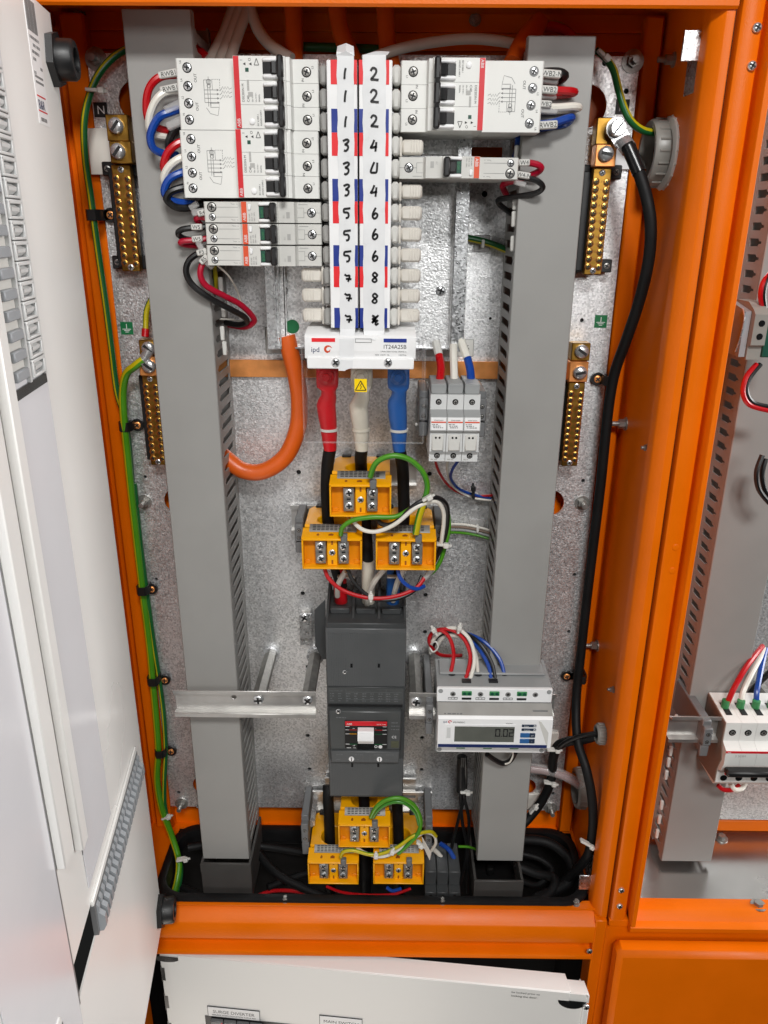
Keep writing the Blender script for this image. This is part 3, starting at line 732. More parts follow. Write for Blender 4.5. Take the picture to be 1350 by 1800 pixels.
# ================================================================ busbar chassis
ch = thing('busbar_chassis', 'white busbar chassis with two columns of hand-numbered red, white and blue labels', 'busbar chassis', (-28, 721, -120))
part(ch, 'pan', MB().box(-124, -106, 800, 802, -119, 130).box(-106, 62, 806, 808, -119, 130).box(-107, -105, 800, 808, -119, 130).box(61, 63, 796, 808, -119, 130), 'galv')
part(ch, 'rail', MB().box(62, 75, 790, 792, -119, 130, .3).box(73.4, 75, 792, 838, -119, 130), 'galv_smooth')
part(ch, 'rail', MB().box(-124.5, -116, 794, 796, -119, 130, .3).box(-116, -114.5, 794, 802, -119, 130).box(-112, -110.5, 796, 802, -119, 130).box(-124.5, -123, 796, 838, -119, 130), 'galv_smooth')
part(ch, 'pan_end', MB().box(-106, 62, 800, 806, -119, -117.4), 'galv_smooth')
part(ch, 'cross_rib', MB().box(-10, 60, 801, 806, 60, 64, 1), 'galv_smooth')
for x, y in ((498, 511), (775, 511)): screw(ch, P(x, y, 805.8), 5, 2.6, 'zinc')
p = P(514, 574, 805.8); part(ch, 'green_dot', MB().cyl((p.x, 805.8, p.z), (p.x, 805.4, p.z), 7, n=28), 'green_print')
part(ch, 'core', MB().box(-50, -4, 735, 806, -86, 127, 1), 'rubber')
ROWZ = [128-18*i for i in range(13)]
L0, L1, LM0, LM1 = -54.2, .2, -29, -27.4
part(ch, 'label_carrier', MB().box(L0, LM0, 721.4, 734, -88, 128, .6), 'bright_white'); part(ch, 'label_carrier', MB().box(LM1, L1, 721.4, 734, -88, 128, .6), 'bright_white')
side = shared('side_tab', lambda: MB().box(-7, 0, -4, 24, -7.6, 7.6, 2), 'grey_abs')
sided = shared('side_tab_l', lambda: MB().box(-7, 0, -4, 24, -7.6, 7.6, 2), 'duct')
def plug_mb(sgn):
    b = MB(); b.box(0, 2.4*sgn, -6, 10, -8, 8, .8); b.box(2*sgn, 21*sgn, -4, 8, -6, 6, 2)
    for q in (10, 12.4, 14.8, 17.2): b.box(q*sgn, (q+1)*sgn, -4.5, 0, -5.2, 5.2, .3)
    return b
pr, pl = shared('plug_r', lambda: plug_mb(1), 'ivory'), shared('plug_l', lambda: plug_mb(-1), 'ivory')
cols = ['red_cell', 'bright_white', 'blue_cell']
for i in range(12):
    z0, z1 = ROWZ[i+1], ROWZ[i]; zc = (z0+z1)/2; c = cols[i % 3]
    put(ch, 'side_tab', side, (L1+7, 735, zc)); put(ch, 'side_tab', sided, (L0, 735, zc))
    if c != 'bright_white':
        for a, b in ((L0+3.4, LM0), (LM1, L1-2.6)):
            part(ch, 'colour_cell', MB().box(a, b, 721.1, 721.4, z0+.05, z1-.05), c)
    if i in (3, 5, 6, 7, 8, 9, 10, 11): put(ch, 'pole_plug', pr, (7, 745, zc))
    if i >= 9: put(ch, 'pole_plug', pl, (L0-7, 745, zc))
# tape strips written on by hand; each strip runs over all the rows
def wavy(x0, x1, z0, z1, Y, n=24, taper=(0, 0)):
    mb = MB(); L = []; R = []
    for i in range(n+1):
        t = i/n; z = z0+(z1-z0)*t; wv = .35*sin(i*1.7+x0)
        L.append((x0+wv+taper[0]*max(0, t-.9)*10, Y-.25*abs(sin(i*2.1)), z)); R.append((x1+wv*.6+taper[1]*max(0, t-.9)*10, Y-.25*abs(cos(i*1.3)), z))
    return mb.add(L+R, [(i, i+1, n+2+i, n+1+i) for i in range(n)])
tl = part(ch, 'tape', wavy(-45.6, -31.6, -90, 133.5, 720.7, 40), 'tape')
tr = part(ch, 'tape', wavy(-24.2, -5.0, -93, 131.5, 720.7, 36), 'tape')
part(tl, 'folded_end', MB().add([(-46, 720.6, 131), (-31, 720.6, 130.6), (-32, 729, 139), (-38, 727, 141), (-45.5, 731, 139.5), (-38, 718.8, 134)], [(0, 1, 5), (1, 2, 3, 5), (0, 5, 3, 4)]), 'tape')
part(tr, 'folded_end', MB().add([(-24, 720.6, 130.5), (-4, 720.5, 131.4), (-2, 727, 135), (-10, 727, 135.4), (-14, 724, 134.6), (-24, 729, 133)], [(0, 1, 2, 3, 4, 5)]), 'tape'); part(tr, 'folded_end', MB().add([(-24, 720.2, -90), (-5, 720.2, -90), (-7, 716, -101), (-16, 713.5, -97), (-23, 716, -100)], [(0, 1, 2, 3, 4)]), 'tape')
D = {'1': [[(.1, 1), (0, .6), (-.05, 0)]], '2': [[(-.35, .75), (-.15, 1), (.15, .92), (.2, .65), (-.05, .3), (-.3, .05), (0, .02), (.45, -.02)]],
     '3': [[(-.3, .85), (.1, 1), (.3, .85), (.05, .6), (-.08, .55), (.2, .42), (.22, .15), (0, -.05), (-.2, .0)]], '4': [[(.0, 1), (-.2, .55), (-.38, .28), (-.1, .3), (.3, .38)], [(.22, .8), (.18, .4), (.12, -.1)]],
     'D': [[(.0, 1), (-.25, .5), (-.36, .08), (-.05, .02), (.22, .08), (.28, .5), (.3, .95)]], '5': [[(.42, 1), (.0, .95), (-.28, .9), (-.3, .6), (.1, .55), (.22, .3), (.12, .05), (-.12, 0)]],
     '6': [[(.15, 1), (-.1, .6), (-.18, .2), (0, 0), (.25, .15), (.3, .38), (.1, .5), (-.1, .3)]], '7': [[(-.35, .9), (-.1, .75), (.2, .78), (.2, .5), (.05, .1)], [(-.2, .4), (.1, .42), (.45, .38)]],
     '8': [[(.25, .85), (0, 1), (-.2, .75), (.05, .5), (.25, .2), (.02, 0), (-.25, .18), (0, .45), (.3, .7), (.25, .85)]],
     'X': [[(-.3, .95), (0, .8), (-.25, .55), (.05, .5), (.25, .9)], [(.45, 1), (.1, .6), (-.3, .15), (-.05, .3), (.3, .4)], [(.4, .45), (.1, .1), (.2, -.1), (.45, .1)], [(-.3, .1), (0, .35), (.2, .3)]]}
left = '111333555777'; right = '2224D466688X'
TW = lambda a, b, c: (a, -c, b)
for strip, s_, xx in ((tl, left, -39), (tr, right, -14.8)):
    for i, chh in enumerate(s_):
        mb = MB(TW); zc = ROWZ[i+1]+4.5+random.uniform(-.6, .6)
        if i == 0: zc -= .5
        k = random.uniform(.92, 1.05)
        for st in D[chh]: mb.ribbon([(xx+i*.08+a*8.4*k, zc+b*8.6*k, -720.0) for a, b in st], 1.75)
        part(strip, 'digit', mb, 'marker')
part(tl, 'tape_end', MB().add([(-45.4, 720.6, -89), (-31.8, 720.6, -89), (-32.6, 714.1, -97), (-46, 714.1, -97), (-33, 714, -113.6), (-46.4, 714, -113.8), (-33.6, 711.1, -116), (-46.8, 711, -115.6), (-34, 710.9, -122.5), (-40, 710.9, -124.6), (-41, 710.8, -125.6), (-47, 710.9, -125.4)], [(0, 1, 2, 3), (3, 2, 4, 5), (5, 4, 6, 7), (7, 6, 8, 9, 10, 11)]), 'tape')
# base block
part(ch, 'base_block', MB().ext([(-78, y, z) for y, z in ((715, -95.2), (716, -94.2), (744, -90), (800, -90), (800, -115), (715, -115), (714.4, -114))], (102, 0, 0)), 'bright_white')
part(ch, 'base_lip', MB().box(-76, 22.5, 711.4, 716, -124, -114, .8), 'bright_white')
for x in (590, 682): screw(ch, P(x, 637, 711.3), 3.9, 2, 'zinc')
bl = part(ch, 'base_label', MB().box(-73, 17, 714.6, 714.9, -113.4, -96.2), 'bright_white')
def ft(s_, x, z, sz, al='L', mb=None): return (mb or MB()).text(s_, (x, 714.4, z), sz, align=al)
part(bl, 'colour_bar', MB().box(-71.5, -50, 714.2, 714.6, -99.8, -96.4), 'red_cell'); part(bl, 'colour_bar', MB().box(-5.5, 15.6, 714.2, 714.6, -99.8, -96.4), 'blue_cell')
part(bl, 'lettering', ft('ipd', -72.4, -109, 6.6, mb=MB()), 'navy')
t = ft('IT24A25B', 15.4, -105.6, 5.2, 'R'); ft('3 Pole 250A 415Vac 25kA/0.1s', 15.4, -108.8, 1.9, 'R', t); ft('WO: 17674  OL', 0, -112, 2, 'R', t); ft('140375.6', 15.4, -112, 2, 'R', t)
part(bl, 'lettering', t, 'print_black')
t = MB(lambda a, b, c: (a, -c, b)); o = Vector((-56.6, -106.4, -714.3))
for k in range(3):
    t.ribbon([(o.x+(3.4-k*.7)*cos(rad(q+k*40)), o.y+(3.2-k*.6)*sin(rad(q+k*40)), o.z) for q in range(20, 300, 28)], .7)
part(bl, 'emblem', t, 'orange_print')
t = MB()
for a in ((-31.6, -16.6, -97, -96.6), (-31.6, -16.6, -100.2, -99.8), (-31.6, -31.2, -100.2, -96.6), (-17, -16.6, -100.2, -96.6)): t.box(a[0], a[1], 714.2, 714.5, a[2], a[3])
part(bl, 'print_frame', t, 'print_grey')
# clear shroud below the base, with its warning sticker
sh = thing('clear_shroud', 'clear plastic shroud hanging below the white chassis base in front of the lugs', 'clear shield', (-27, 714, -197))
part(sh, 'front_sheet', MB().box(-82, 33, 722, 723, -197, -125), 'clear')
part(sh, 'edge', MB().box(-82.6, -81, 722, 760, -197, -104, .3).box(32.4, 34, 722, 770, -197, -104, .3).box(-82, 33, 722, 725, -198, -196.6, .3), 'clear_edge')
st = part(sh, 'warning_sticker', rect_on(MB(), 623, 666, 645, 689, 721.9, .3), 'yellow_sticker')
p = P(634, 678, 721.3); t = MB(lambda a, b, c: (p.x+a, 721.4-c, p.z+b))
tr_ = [(-5, -4.4), (5, -4.4), (0, 4.6)]
for i in range(3): a, b = tr_[i], tr_[(i+1) % 3]; t.ribbon([(a[0], a[1], 0), (b[0], b[1], 0)], .8, 0)
t.ribbon([(.9, 2.2, 0), (-.8, -.6, 0), (.9, -.5, 0), (-.3, -3.2, 0)], .7, 0)
part(st, 'bolt_symbol', t, 'print_black')
# ================================================================ main cables and lugs
def boot(x, tag, m, label, dx, hole_x, path_low, mlow, flag):
    d = thing('power_cable', label, 'cable', (x, 760, -220), 'lugged main cables below the chassis')
    b = MB(); zt = -127
    def ring(z, cx, cy, rx, ry, n=18, sq=.55):
        o = []
        for i in range(n):
            a = 2*pi*i/n; c, s_ = cos(a), sin(a)
            o.append((cx+rx*math.copysign(abs(c)**sq, c), cy+ry*math.copysign(abs(s_)**sq, s_), z))
        return o
    secs = [(zt, x, 752, 10.6, 7, .3), (-144, x, 750, 10.8, 7.5, .3), (-148, x, 750, 10.2, 8, .4), (-152, x+1, 751, 7.2, 8.4, .8), (-157, x+.5, 753, 7.6, 8.4, .9), (-162, x-1, 755, 9, 8.6, 1),
            (-168, x-2+dx, 757, 9.6, 8.8, 1), (-181, x-1+dx, 758, 9.2, 8.8, 1), (-191, x+dx, 759, 8.3, 8.2, 1), (-199, x+.3+dx, 760, 8.2, 8.1, 1), (-201, x+.5+dx, 760, 7.8, 7.8, 1), (-207, x+.5+dx, 761, 7.4, 7.4, 1), (-216, x+1+dx, 762, 6.4, 6.4, 1)]
    b.rings([ring(z, cx, cy, rx, ry, 18, sq) for z, cx, cy, rx, ry, sq in secs])
    o = part(d, 'boot', b, m)
    part(o, 'lug_bolt', MB().lathe((x-.5, 744, -137), (x-.5, 734.5, -137), [(0, 8), (.3, 7.4), (.45, 4.6), (.9, 4.2), (1, 3)], 14), m)
    tb = MB(); tb.rings([ring(z, x+dx+.3, 759.5, 9.5, 9.3, 18, 1) for z in (-194.6, -193.4, -192)]); part(d, 'tie', tb, 'tie' if flag != 'W' else m)
    part(d, 'cable', MB().tube([(x+1+dx, 762, -214)]+path_low, 6.5, 14, 6), 'cable_black')
    return d
boot(-60.5, 'R', 'boot_red', 'thick black cable with a red insulated lug, left of the three under the chassis', -.5, -62,
     [(-64, 772, -236), (-66.5, 784, -268), (-66, 789, -300), (-64, 789, -335), (-58, 789, -362), (-52, 796, -388)], None, 'R')
boot(-27, 'W', 'boot_white', 'thick black cable with a cream insulated lug, middle of the three under the chassis', -1.5, -30,
     [(-29, 772, -228), (-29, 788, -246), (-27, 792, -285), (-23.5, 792, -330), (-22, 792, -365), (-22, 798, -392)], None, 'W')
boot(9, 'B', 'boot_blue', 'thick black cable with a blue insulated lug, right of the three under the chassis', 1, 18,
     [(15, 776, -240), (16.5, 786, -270), (17.5, 789, -300), (14, 790, -335), (8, 791, -365), (6, 797, -390)], None, 'B')
# coloured sleeves just above the breaker terminals
for X0, m, lb in ((-54, 'boot_red', 'red sleeve on the cable entering the left pole of the dark breaker'), (-22, 'boot_white', 'white sleeve on the cable entering the middle pole of the dark breaker'), (6.5, 'boot_blue', 'blue sleeve on the cable entering the right pole of the dark breaker')):
    b = MB().tube([(X0+(.6 if X0 < 0 else 1), 790.5, -352), (X0, 793, -372), (X0, 799, -396), (X0, 806, -412)], [7.2, 7.4, 7.6, 7.6], 14)
    solo('cable_sleeve', b, m, lb, 'cable sleeve', 'coloured cable sleeves above the dark breaker')
# ================================================================ current transformers
def ct(label, xc, zt, cableholes=1, rail=False):
    d = thing('current_transformer', label, 'transformer', (xc, 745, zt), 'yellow current transformers')
    L = lambda a, b, c: (xc+a, 745+b, zt+c)          # a right, b into the cabinet, c up
    w_ = 31.8
    # ring body seen from above: solid block with a stadium hole
    n = 28; hx, hy, rx, ry = -1, 38, 16.5, 16
    hole = [(hx+rx*cos(2*pi*i/n), hy+ry*sin(2*pi*i/n)) for i in range(n)]
    def outer(a):
        c, s_ = cos(a), sin(a); k = min((w_-1.5)/abs(c) if abs(c) > 1e-6 else 1e9, (32 if s_ > 0 else 27)/abs(s_) if abs(s_) > 1e-6 else 1e9)
        return (k*c, 47+k*s_)
    out = [outer(2*pi*i/n) for i in range(n)]
    mb = MB(L); zt2, zb2 = 8, -36
    mb.rings([[(x, y, zb2) for x, y in hole], [(x, y, zt2-1) for x, y in hole], [(hx+(x-hx)*1.06, hy+(y-hy)*1.06, zt2) for x, y in hole], [(x*.985, 47+(y-47)*.985, zt2) for x, y in out], [(x, y, zt2-1) for x, y in out], [(x, y, zb2) for x, y in out], [(x, y, zb2) for x, y in hole]], False, False)
    part(d, 'core_housing', mb, 'yellow_ct')
    mb = MB(L).ext([(-w_, b, c) for b, c in ((20, 5.4), (20, -35), (14, -35), (14, 0), (1.5, -1.2), (0, -2), (-.2, -3), (14, -3))][:1] + [(-w_, 20, -35), (-w_, 13, -35), (-w_, 13, -1.5), (-w_, 1, -1.5), (-w_, 1, .6), (-w_, 3, 1.6), (-w_, 13, 2.8), (-w_, 20, 5)], (2*w_, 0, 0))
    part(d, 'terminal_cover', mb, 'yellow_ct')
    # open terminal tray: four rims round a recessed back
    mb = MB(L); t = 1.8
    mb.box(-w_, w_, 0, 15, -1.6-t*.2, .4, .5).box(-w_, w_, 0, 15, -34.6, -34.6+t, .5).box(-w_, -w_+t, 0, 15, -34, 0, .5).box(w_-t, w_, 0, 15, -34, 0, .5)
    part(d, 'tray_rim', mb, 'yellow_ct')
    part(d, 'tray_back', MB(L).box(-w_+1, w_-1, 12.4, 13.2, -34, -1.5), 'amber_inner')
    mb = MB(L).box(-5.4, 5.4, 6, 12.6, -32.6, -2.2, .5); b = part(d, 'divider', mb, 'yellow_ct')
    for c in (-6.2, -28.6): part(b, 'slot_mark', MB(L).box(-.9, .9, 5.7, 6.1, c-2.4, c+2.4), 'brown_print')
    screw(d, L(0, 5.9, -17.4), 3.4, 1.6, 'zinc')
    for a in (-12.2, 12.2):
        o = part(d, 'terminal', MB(L).box(a-5.6, a+5.6, 4.5, 12.6, -30, -4.2, .6), 'dull_steel')
        part(o, 'clamp_gap', MB(L).box(a-2, a+2, 4.3, 4.8, -17.6, -15.6), 'print_black')
        for c in (-9.6, -24): screw(d, L(a+random.uniform(-.4, .4), 4.4, c), 4.1, 1.7, 'zinc')
    for a in (-w_+5.4, w_-5.4): part(d, 'tray_notch', MB(L).box(a-3.4, a+3.4, 10.6, 12.6, -32.6, -28, .4), 'amber_inner')
    pl = part(d, 'nameplate', MB(L).ext([(-24.5, b_, c) for b_, c in ((21, 9), (13.2, 3.8), (13, 3.2), (20.6, 6.4))], (50, 0, 0)), 'nameplate')
    t = MB(L)
    for q in range(4):
        for a in range(9): t.quad(*[(-21+a*4.6+x+RN.uniform(-.3, .3), 19.4-q*1.7+yy, 7.93-q*1.13+yy*.667+.15) for x, yy in ((0, 0), (3.4, 0), (3.4, .9), (0, .9))])
    part(pl, 'lettering', t, 'print_black')
    mk = MB(L)
    for a, q in ((-1.2, 5), (-15, 2.4)): mk.ext([(a-q*.5, 5.5, 1.95), (a+q*.5, 5.5, 1.95), (a+q*.6, 8, 2.25), (a+.3, 10, 2.5), (a-q*.5, 8, 2.25)], (0, 0, .25))
    part(d, 'arrow_mark', mk, 'brown_print')
    part(d, 'spade_clip', MB(L).box(9.6, 16.6, -1.4, 5, -4, 6, 1), 'clip_grey')
    for a in (-18, 20): part(d, 'rail_clip', MB(L).box(a-5, a+5, 74, 84, -6, 10, 1), 'black_plastic')
    return d
ct('yellow current transformer with the white lug cable through it, topmost of the upper trio', -28.6, -248.4)
ct('yellow current transformer, left one of the lower pair in the upper trio', -59, -308.2)
ct('yellow current transformer, right one of the lower pair in the upper trio', 19.2, -308.4)
ct('yellow current transformer directly under the dark main breaker, topmost of the bottom trio', -25.6, -685)
ct('yellow current transformer, bottom left of the trio under the dark breaker', -64.6, -744.4)
ct('yellow current transformer, bottom right of the trio beside the grey terminal block', 17.3, -743.2)
def dinrail(mb, x0, x1, zc, Y, h=35, dep=7.5):
    """top hat rail, open side to the viewer, back at Y"""
    y = Y
    for pr in ([(y-dep, h/2), (y-dep, 13.2), (y-dep+1, 13.2), (y, 12.2), (y, -12.2), (y-dep+1, -13.2), (y-dep, -13.2), (y-dep, -h/2), (y-dep+1.1, -h/2), (y-dep+1.1, -14.3), (y-dep+2, -14.3), (y+1.1, -13), (y+1.1, 13), (y-dep+2, 14.3), (y-dep+1.1, 14.3), (y-dep+1.1, h/2)],):
        mb.ext([(x0, a, zc+b) for a, b in pr], (x1-x0, 0, 0))
    return mb
for zc, xa, xb, lb in ((-262, -62, 32, 'short mounting rail behind the topmost yellow transformer'), (-318, -112, 62, 'mounting rail behind the lower pair of the upper yellow transformers'), (-700, -80, 40, 'mounting rail behind the topmost transformer of the bottom trio'), (-722, -108, 62, 'mounting rail behind the lowest pair of yellow transformers')):
    solo('din_rail', dinrail(MB(), xa, xb, zc, 834), 'rail_steel', lb, 'mounting rail', 'mounting rails')
# grey end clamps at the rail ends
def endclamp(xc, zc, y0, label, w_=9, h=44):
    d = thing('end_clamp', label, 'clamp', (xc, y0, zc), 'grey rail end clamps')
    mb = MB().box(xc-w_/2, xc+w_/2, y0+7, 826, zc-h*.42, zc+h*.42, 1).box(xc-w_/2, xc+w_/2, y0, y0+8, zc-h*.16, zc+h*.3, 1).box(xc-w_/2, xc+w_/2, y0+3, y0+8, zc-h*.5, zc-h*.2, 1)
    part(d, 'body', mb, 'clip_grey')
    for q in (.14, -.06):
        c = MB().cyl((xc, y0-.15, zc+h*q), (xc, y0+.1, zc+h*q), 2.3, n=14); part(d, 'screw_hole', c, 'black_gloss')
        screw(d, (xc, y0-.1, zc+h*q), 1.7, .2, 'dull_steel')
    return d
endclamp(-97, -317, 776, 'grey rail clamp left of the upper pair of yellow transformers')
endclamp(56, -317, 776, 'grey rail clamp right of the upper pair, behind the looped earth wire')
endclamp(-101, -721, 764, 'grey rail clamp left of the bottom yellow transformers', 9, 64)
endclamp(55, -721, 764, 'grey rail clamp right of the bottom yellow transformers', 9, 64)
# ================================================================ fuse holders
fr = thing('din_rail', 'short mounting rail carrying the three white fuse holders', 'mounting rail', (64, 790, -180), 'mounting rails')
part(fr, 'rail', dinrail(MB(), 28, 100, -184, 800), 'rail_steel')
part(fr, 'rail_foot', MB().box(34, 42, 801.5, 838, -192, -176).box(86, 94, 801.5, 838, -192, -176), 'rail_steel')
endclamp(35, -176, 760, 'dark grey rail clamp left of the three white fuse holders', 9, 50)
endclamp(93.4, -176, 760, 'dark grey rail clamp right of the three white fuse holders', 9, 50)
def fuse(x0, label):
    d = thing('fuse_holder', label, 'fuse holder', (x0, 735, -218), 'fuse holders on one rail')
    w_ = 16.1; zt = -152
    pf = [(0, 0), (0, -14.8), (-6, -17.2), (-10, -19.6), (-10, -33.4), (-5.4, -36), (-5, -55.6), (0, -56.4), (0, -67), (62, -67), (62, -30), (58, 0)]
    part(d, 'body', MB().ext([(x0+.2, 735+y, zt+z) for y, z in pf], (w_-.4, 0, 0)), 'fuse_grey')
    part(d, 'top_cover', MB().box(x0+.6, x0+w_-.6, 737, 790, zt, zt+9, 1).box(x0+1, x0+w_-1, 736.6, 760, zt+8, zt+10), 'fuse_mid')
    part(d, 'band', MB().ext([(x0+.15, 735+y, zt+z) for y, z in ((-.6, -14.6), (-6.5, -17.2), (-10.3, -19.5), (-9, -19.5), (-5, -17), (0, -14.4))], (w_-.3, 0, 0)), 'fuse_mid')
    part(d, 'band', MB().ext([(x0+.15, 735+y, zt+z) for y, z in ((-10.4, -33), (-5.8, -36.2), (-5, -36), (-9.6, -32.6))], (w_-.3, 0, 0)), 'fuse_mid')
    lb = part(d, 'print_label', MB().box(x0+1, x0+w_-1, 724.6, 725.1, zt-32.4, zt-20.4), 'bright_white')
    part(lb, 'stripe', MB().box(x0+1, x0+w_-1, 724.2, 724.6, zt-25.2, zt-24), 'orange_print')
    t = MB().text('mersen', (x0+w_/2, 724.3, zt-23.4), 2.6, align='C', wscale=1.15)
    [dashes(t, x0+1.8+q*.6, x0+8+q*2.4, zt-27.2-q*1.6, .8, RN, y=724.4) for q in range(3)]
    part(lb, 'lettering', t, 'print_grey')
    part(d, 'pull_lever', MB().box(x0+2.2, x0+w_-2.4, 728, 731, zt-54.4, zt-38, 1), 'grey_abs')
    part(d, 'lever_shadow_gap', MB().box(x0+2.2, x0+w_-2.4, 729, 731.5, zt-55.2, zt-54.6), 'fuse_mid')
    for a in (-1.8, 1.8): part(d, 'sight_hole', MB().cyl((x0+w_/2+a-.2, 727.8, zt-41), (x0+w_/2+a-.2, 728.2, zt-41), 1.05, n=12), 'black_gloss')
    for z in (zt-7, zt-61):
        part(d, 'screw_hole', MB().lathe((x0+w_/2, 734.7, z), (x0+w_/2, 735.2, z), [(0, 2.9), (1, 2.9)], 16), 'black_gloss')
        screw(d, (x0+w_/2+.2, 734.75, z-.4), 1.9, .2, 'dull_steel')
    part(d, 'print_mark', dashes(MB(), x0+2, x0+9, zt-65.6, 1.3, RN, y=734.9), 'print_soft')
    return d
f1 = fuse(39.9, 'white fuse holder fed by the red sleeved wire')
fuse(56.1, 'white fuse holder fed by the white wire, between the two others')
fuse(72.3, 'white fuse holder fed by the blue sleeved wire')
# ================================================================ moulded case breaker
mc = thing('main_breaker', 'large dark grey main breaker with red topped handle panel in the middle of the cabinet', 'breaker', (-23, 753, -647))
X0, X1 = -68.4, 21.6
part(mc, 'terminal_cover', MB().box(X0, X1, 753, 815, -493, -418, 1.2), 'mccb_grey')
part(mc, 'terminal_cover', MB().box(X0+.8, X1-.4, 753, 815, -647, -592, 1.2), 'mccb_grey')
rb = MB()
for i in range(44):
    a = X0+2+i*2.0; rb.box(a, a+1.1, 752.3, 753.2, -492, -424)
part(mc, 'rib', rb, 'mccb_grey', kind='stuff')
rb = MB()
for i in range(43):
    a = X0+2.6+i*2.0; rb.box(a, a+1.1, 752.3, 753.2, -646, -594)
part(mc, 'rib', rb, 'mccb_grey', kind='stuff')
part(mc, 'base', MB().box(X0+.6, X1-.6, 754, 838, -650, -412, 1), 'mccb_dark')
part(mc, 'mid_body', MB().box(X0+.2, X1-.2, 752.6, 800, -592, -493.4, .6), 'mccb_dark')
# entry funnels at the top
for k in range(4):
    xx = X0+1+k*29.1
    part(mc, 'barrier', MB().ext([(xx-1.2, y, z) for y, z in ((756, -418), (778, -404), (812, -392), (830, -392), (830, -418))], (2.6, 0, 0)), 'mccb_dark')
for k in range(3):
    xx = X0+4+k*29.1
    part(mc, 'entry_shelf', MB().box(xx, xx+22, 775, 782, -412, -405, 1).box(xx-1, xx+24, 758, 790, -419, -417), 'mccb_dark')
pl = part(mc, 'rating_plate', MB().box(X0+2, X1-2, 752.2, 752.8, -515, -494.6), 'mccb_face')
t = MB()
for q, (s_, x) in enumerate((('Tmax XT2N 160', X0+3),)): t.text(s_, (x, 752.1, -499), 2.2)
for r in range(4):
    for q in range(9): dashes(t, X0+4+q*9.2, X0+9+q*9.2, -502.6-r*3.2, 1, RN, y=752.15)
for x in (X0+22, X1-22): t.box(x, x+.25, 752, 752.15, -514, -496)
for z in (-509.6, -500): t.box(X0+22, X1-4, 752, 752.15, z, z+.2)
part(pl, 'lettering', t, 'print_dim')
part(mc, 'front_gap', MB().box(X0+1, X1-3, 751.8, 752.7, -519.5, -516.4), 'black_plastic')
fp = part(mc, 'front_plate', MB().box(X0+3, X1-4.4, 745, 753, -574, -521, 1.4), 'mccb_face')
hx0, hx1 = -47.6, 1.4
hp = part(mc, 'handle_panel', MB().box(hx0, hx1, 743.4, 745.2, -571, -532.6, .5), 'black_plastic')
part(hp, 'top_band', MB().box(hx0+.5, hx1-.2, 742.6, 743.6, -539, -533, .3), 'red_print')
t = MB().text('ABB', (hx0+2.2, 742.4, -537.6), 3.6).text('SACE Tmax', (hx1-1.4, 742.4, -537.2), 2.2, align='R').text('on', (hx0+9, 743, -543.4), 2.4).text('I', (hx1-13.5, 743, -543.6), 2.6)
t.text('off', (hx0+9, 743, -567.3), 2.6).text('trip', (hx0+9.4, 743, -570), 2.2)
for z in (-540.4, -545, -550.6, -564.8):
    t.box(hx0+.8, hx0+5.4, 743, 743.3, z, z+.45); t.box(hx1-5.4, hx1-.8, 743, 743.3, z, z+.45)
t.box(hx0+2, hx0+7, 743, 743.3, -570, -569.5)
q = MB(lambda a, b, c: (a, 742.9-c, b)); q.ribbon([(hx1-13+1.5*cos(i*pi/6), -567.6+1.5*sin(i*pi/6), 0) for i in range(13)], .7, 0)
part(hp, 'lettering', t, 'print_white'); part(hp, 'off_ring', q, 'print_white')
part(hp, 'off_dot', MB().cyl((hx1-7.8, 743, -567.8), (hx1-7.8, 742.9, -567.8), 2.3, n=18), 'print_white')
for m_, x0_, x1_, z in (('red_print', hx0+4.6, hx0+14.6, -545), ('yellow_ct', hx0+5.4, hx0+14.6, -550.6), ('green_print', hx1-14.6, hx1-5.4, -550.6), ('green_print', hx0+5.4, hx0+14.6, -564.8), ('red_print', hx1-14.6, hx1-5.4, -545), ('green_print', hx1-14.6, hx1-5.4, -564.8)):
    part(hp, 'position_line', MB().box(x0_, x1_, 743, 743.3, z, z+.45), m_)
part(hp, 'handle_slot', MB().box(-33.4, -13.4, 742.9, 743.6, -571.5, -540.4), 'black_gloss')
o = part(hp, 'handle', MB().ext([(-32.4, y, z) for y, z in ((744, -541), (736, -541.6), (731, -549), (731, -551.5), (738, -554), (741.4, -562.4), (744, -563))], (18.4, 0, 0)), 'bright_white')
part(hp, 'handle_window', MB().box(-30, -17, 734.6, 737, -548.6, -543.6), 'mccb_grey')
for x, y, r in ((606, 1181, 2.4), (676, 1337, 2.4)): screw(mc, P(x, y, 752.2), r, .7, 'zinc')
screw(mc, P(595, 1250, 744.9), 3.0, .8, 'zinc')
for x, y in ((618, 1170), (666, 1170), (619, 1345), (665, 1345)):
    p = P(x, y, 752.2); part(mc, 'cover_slot', MB().box(p.x-1.2, p.x+1.2, 751.9, 752.4, p.z-2.4, p.z+2.4), 'black_gloss')
t = MB().text('CE', (hx1+5.2, 744.8, -557), 4.6); part(fp, 'lettering', t, 'print_white')
t = MB()
for z in (-536.4, -541, -545.6): dashes(t, hx1+4.6, hx1+14, z, 1.2, RN, y=744.9)
dashes(t, X0+11, X0+24, -530, 1.2, RN, y=744.9)
part(fp, 'fine_print', t, 'print_dim')
part(fp, 'hologram', MB().box(hx1+4.6, hx1+13.6, 744.6, 745, -570, -561), 'holo')
tp = part(mc, 'trip_unit', MB().box(X0+4.4, X1-6, 743.6, 753, -591, -575.4, .8), 'mccb_grey')
for x in (-40.2, -7.4):
    o = part(tp, 'dial', MB().cyl((x, 743.7, -585.5), (x, 742.6, -585.5), 3.1, n=20), 'bright_white'); part(tp, 'dial_mark', MB().box(x-.5, x+.5, 742.3, 742.7, -588, -583), 'print_black')
t = MB()
for x in (-26.8, -18.6): t.box(x, x+.25, 743.2, 743.6, -590, -577)
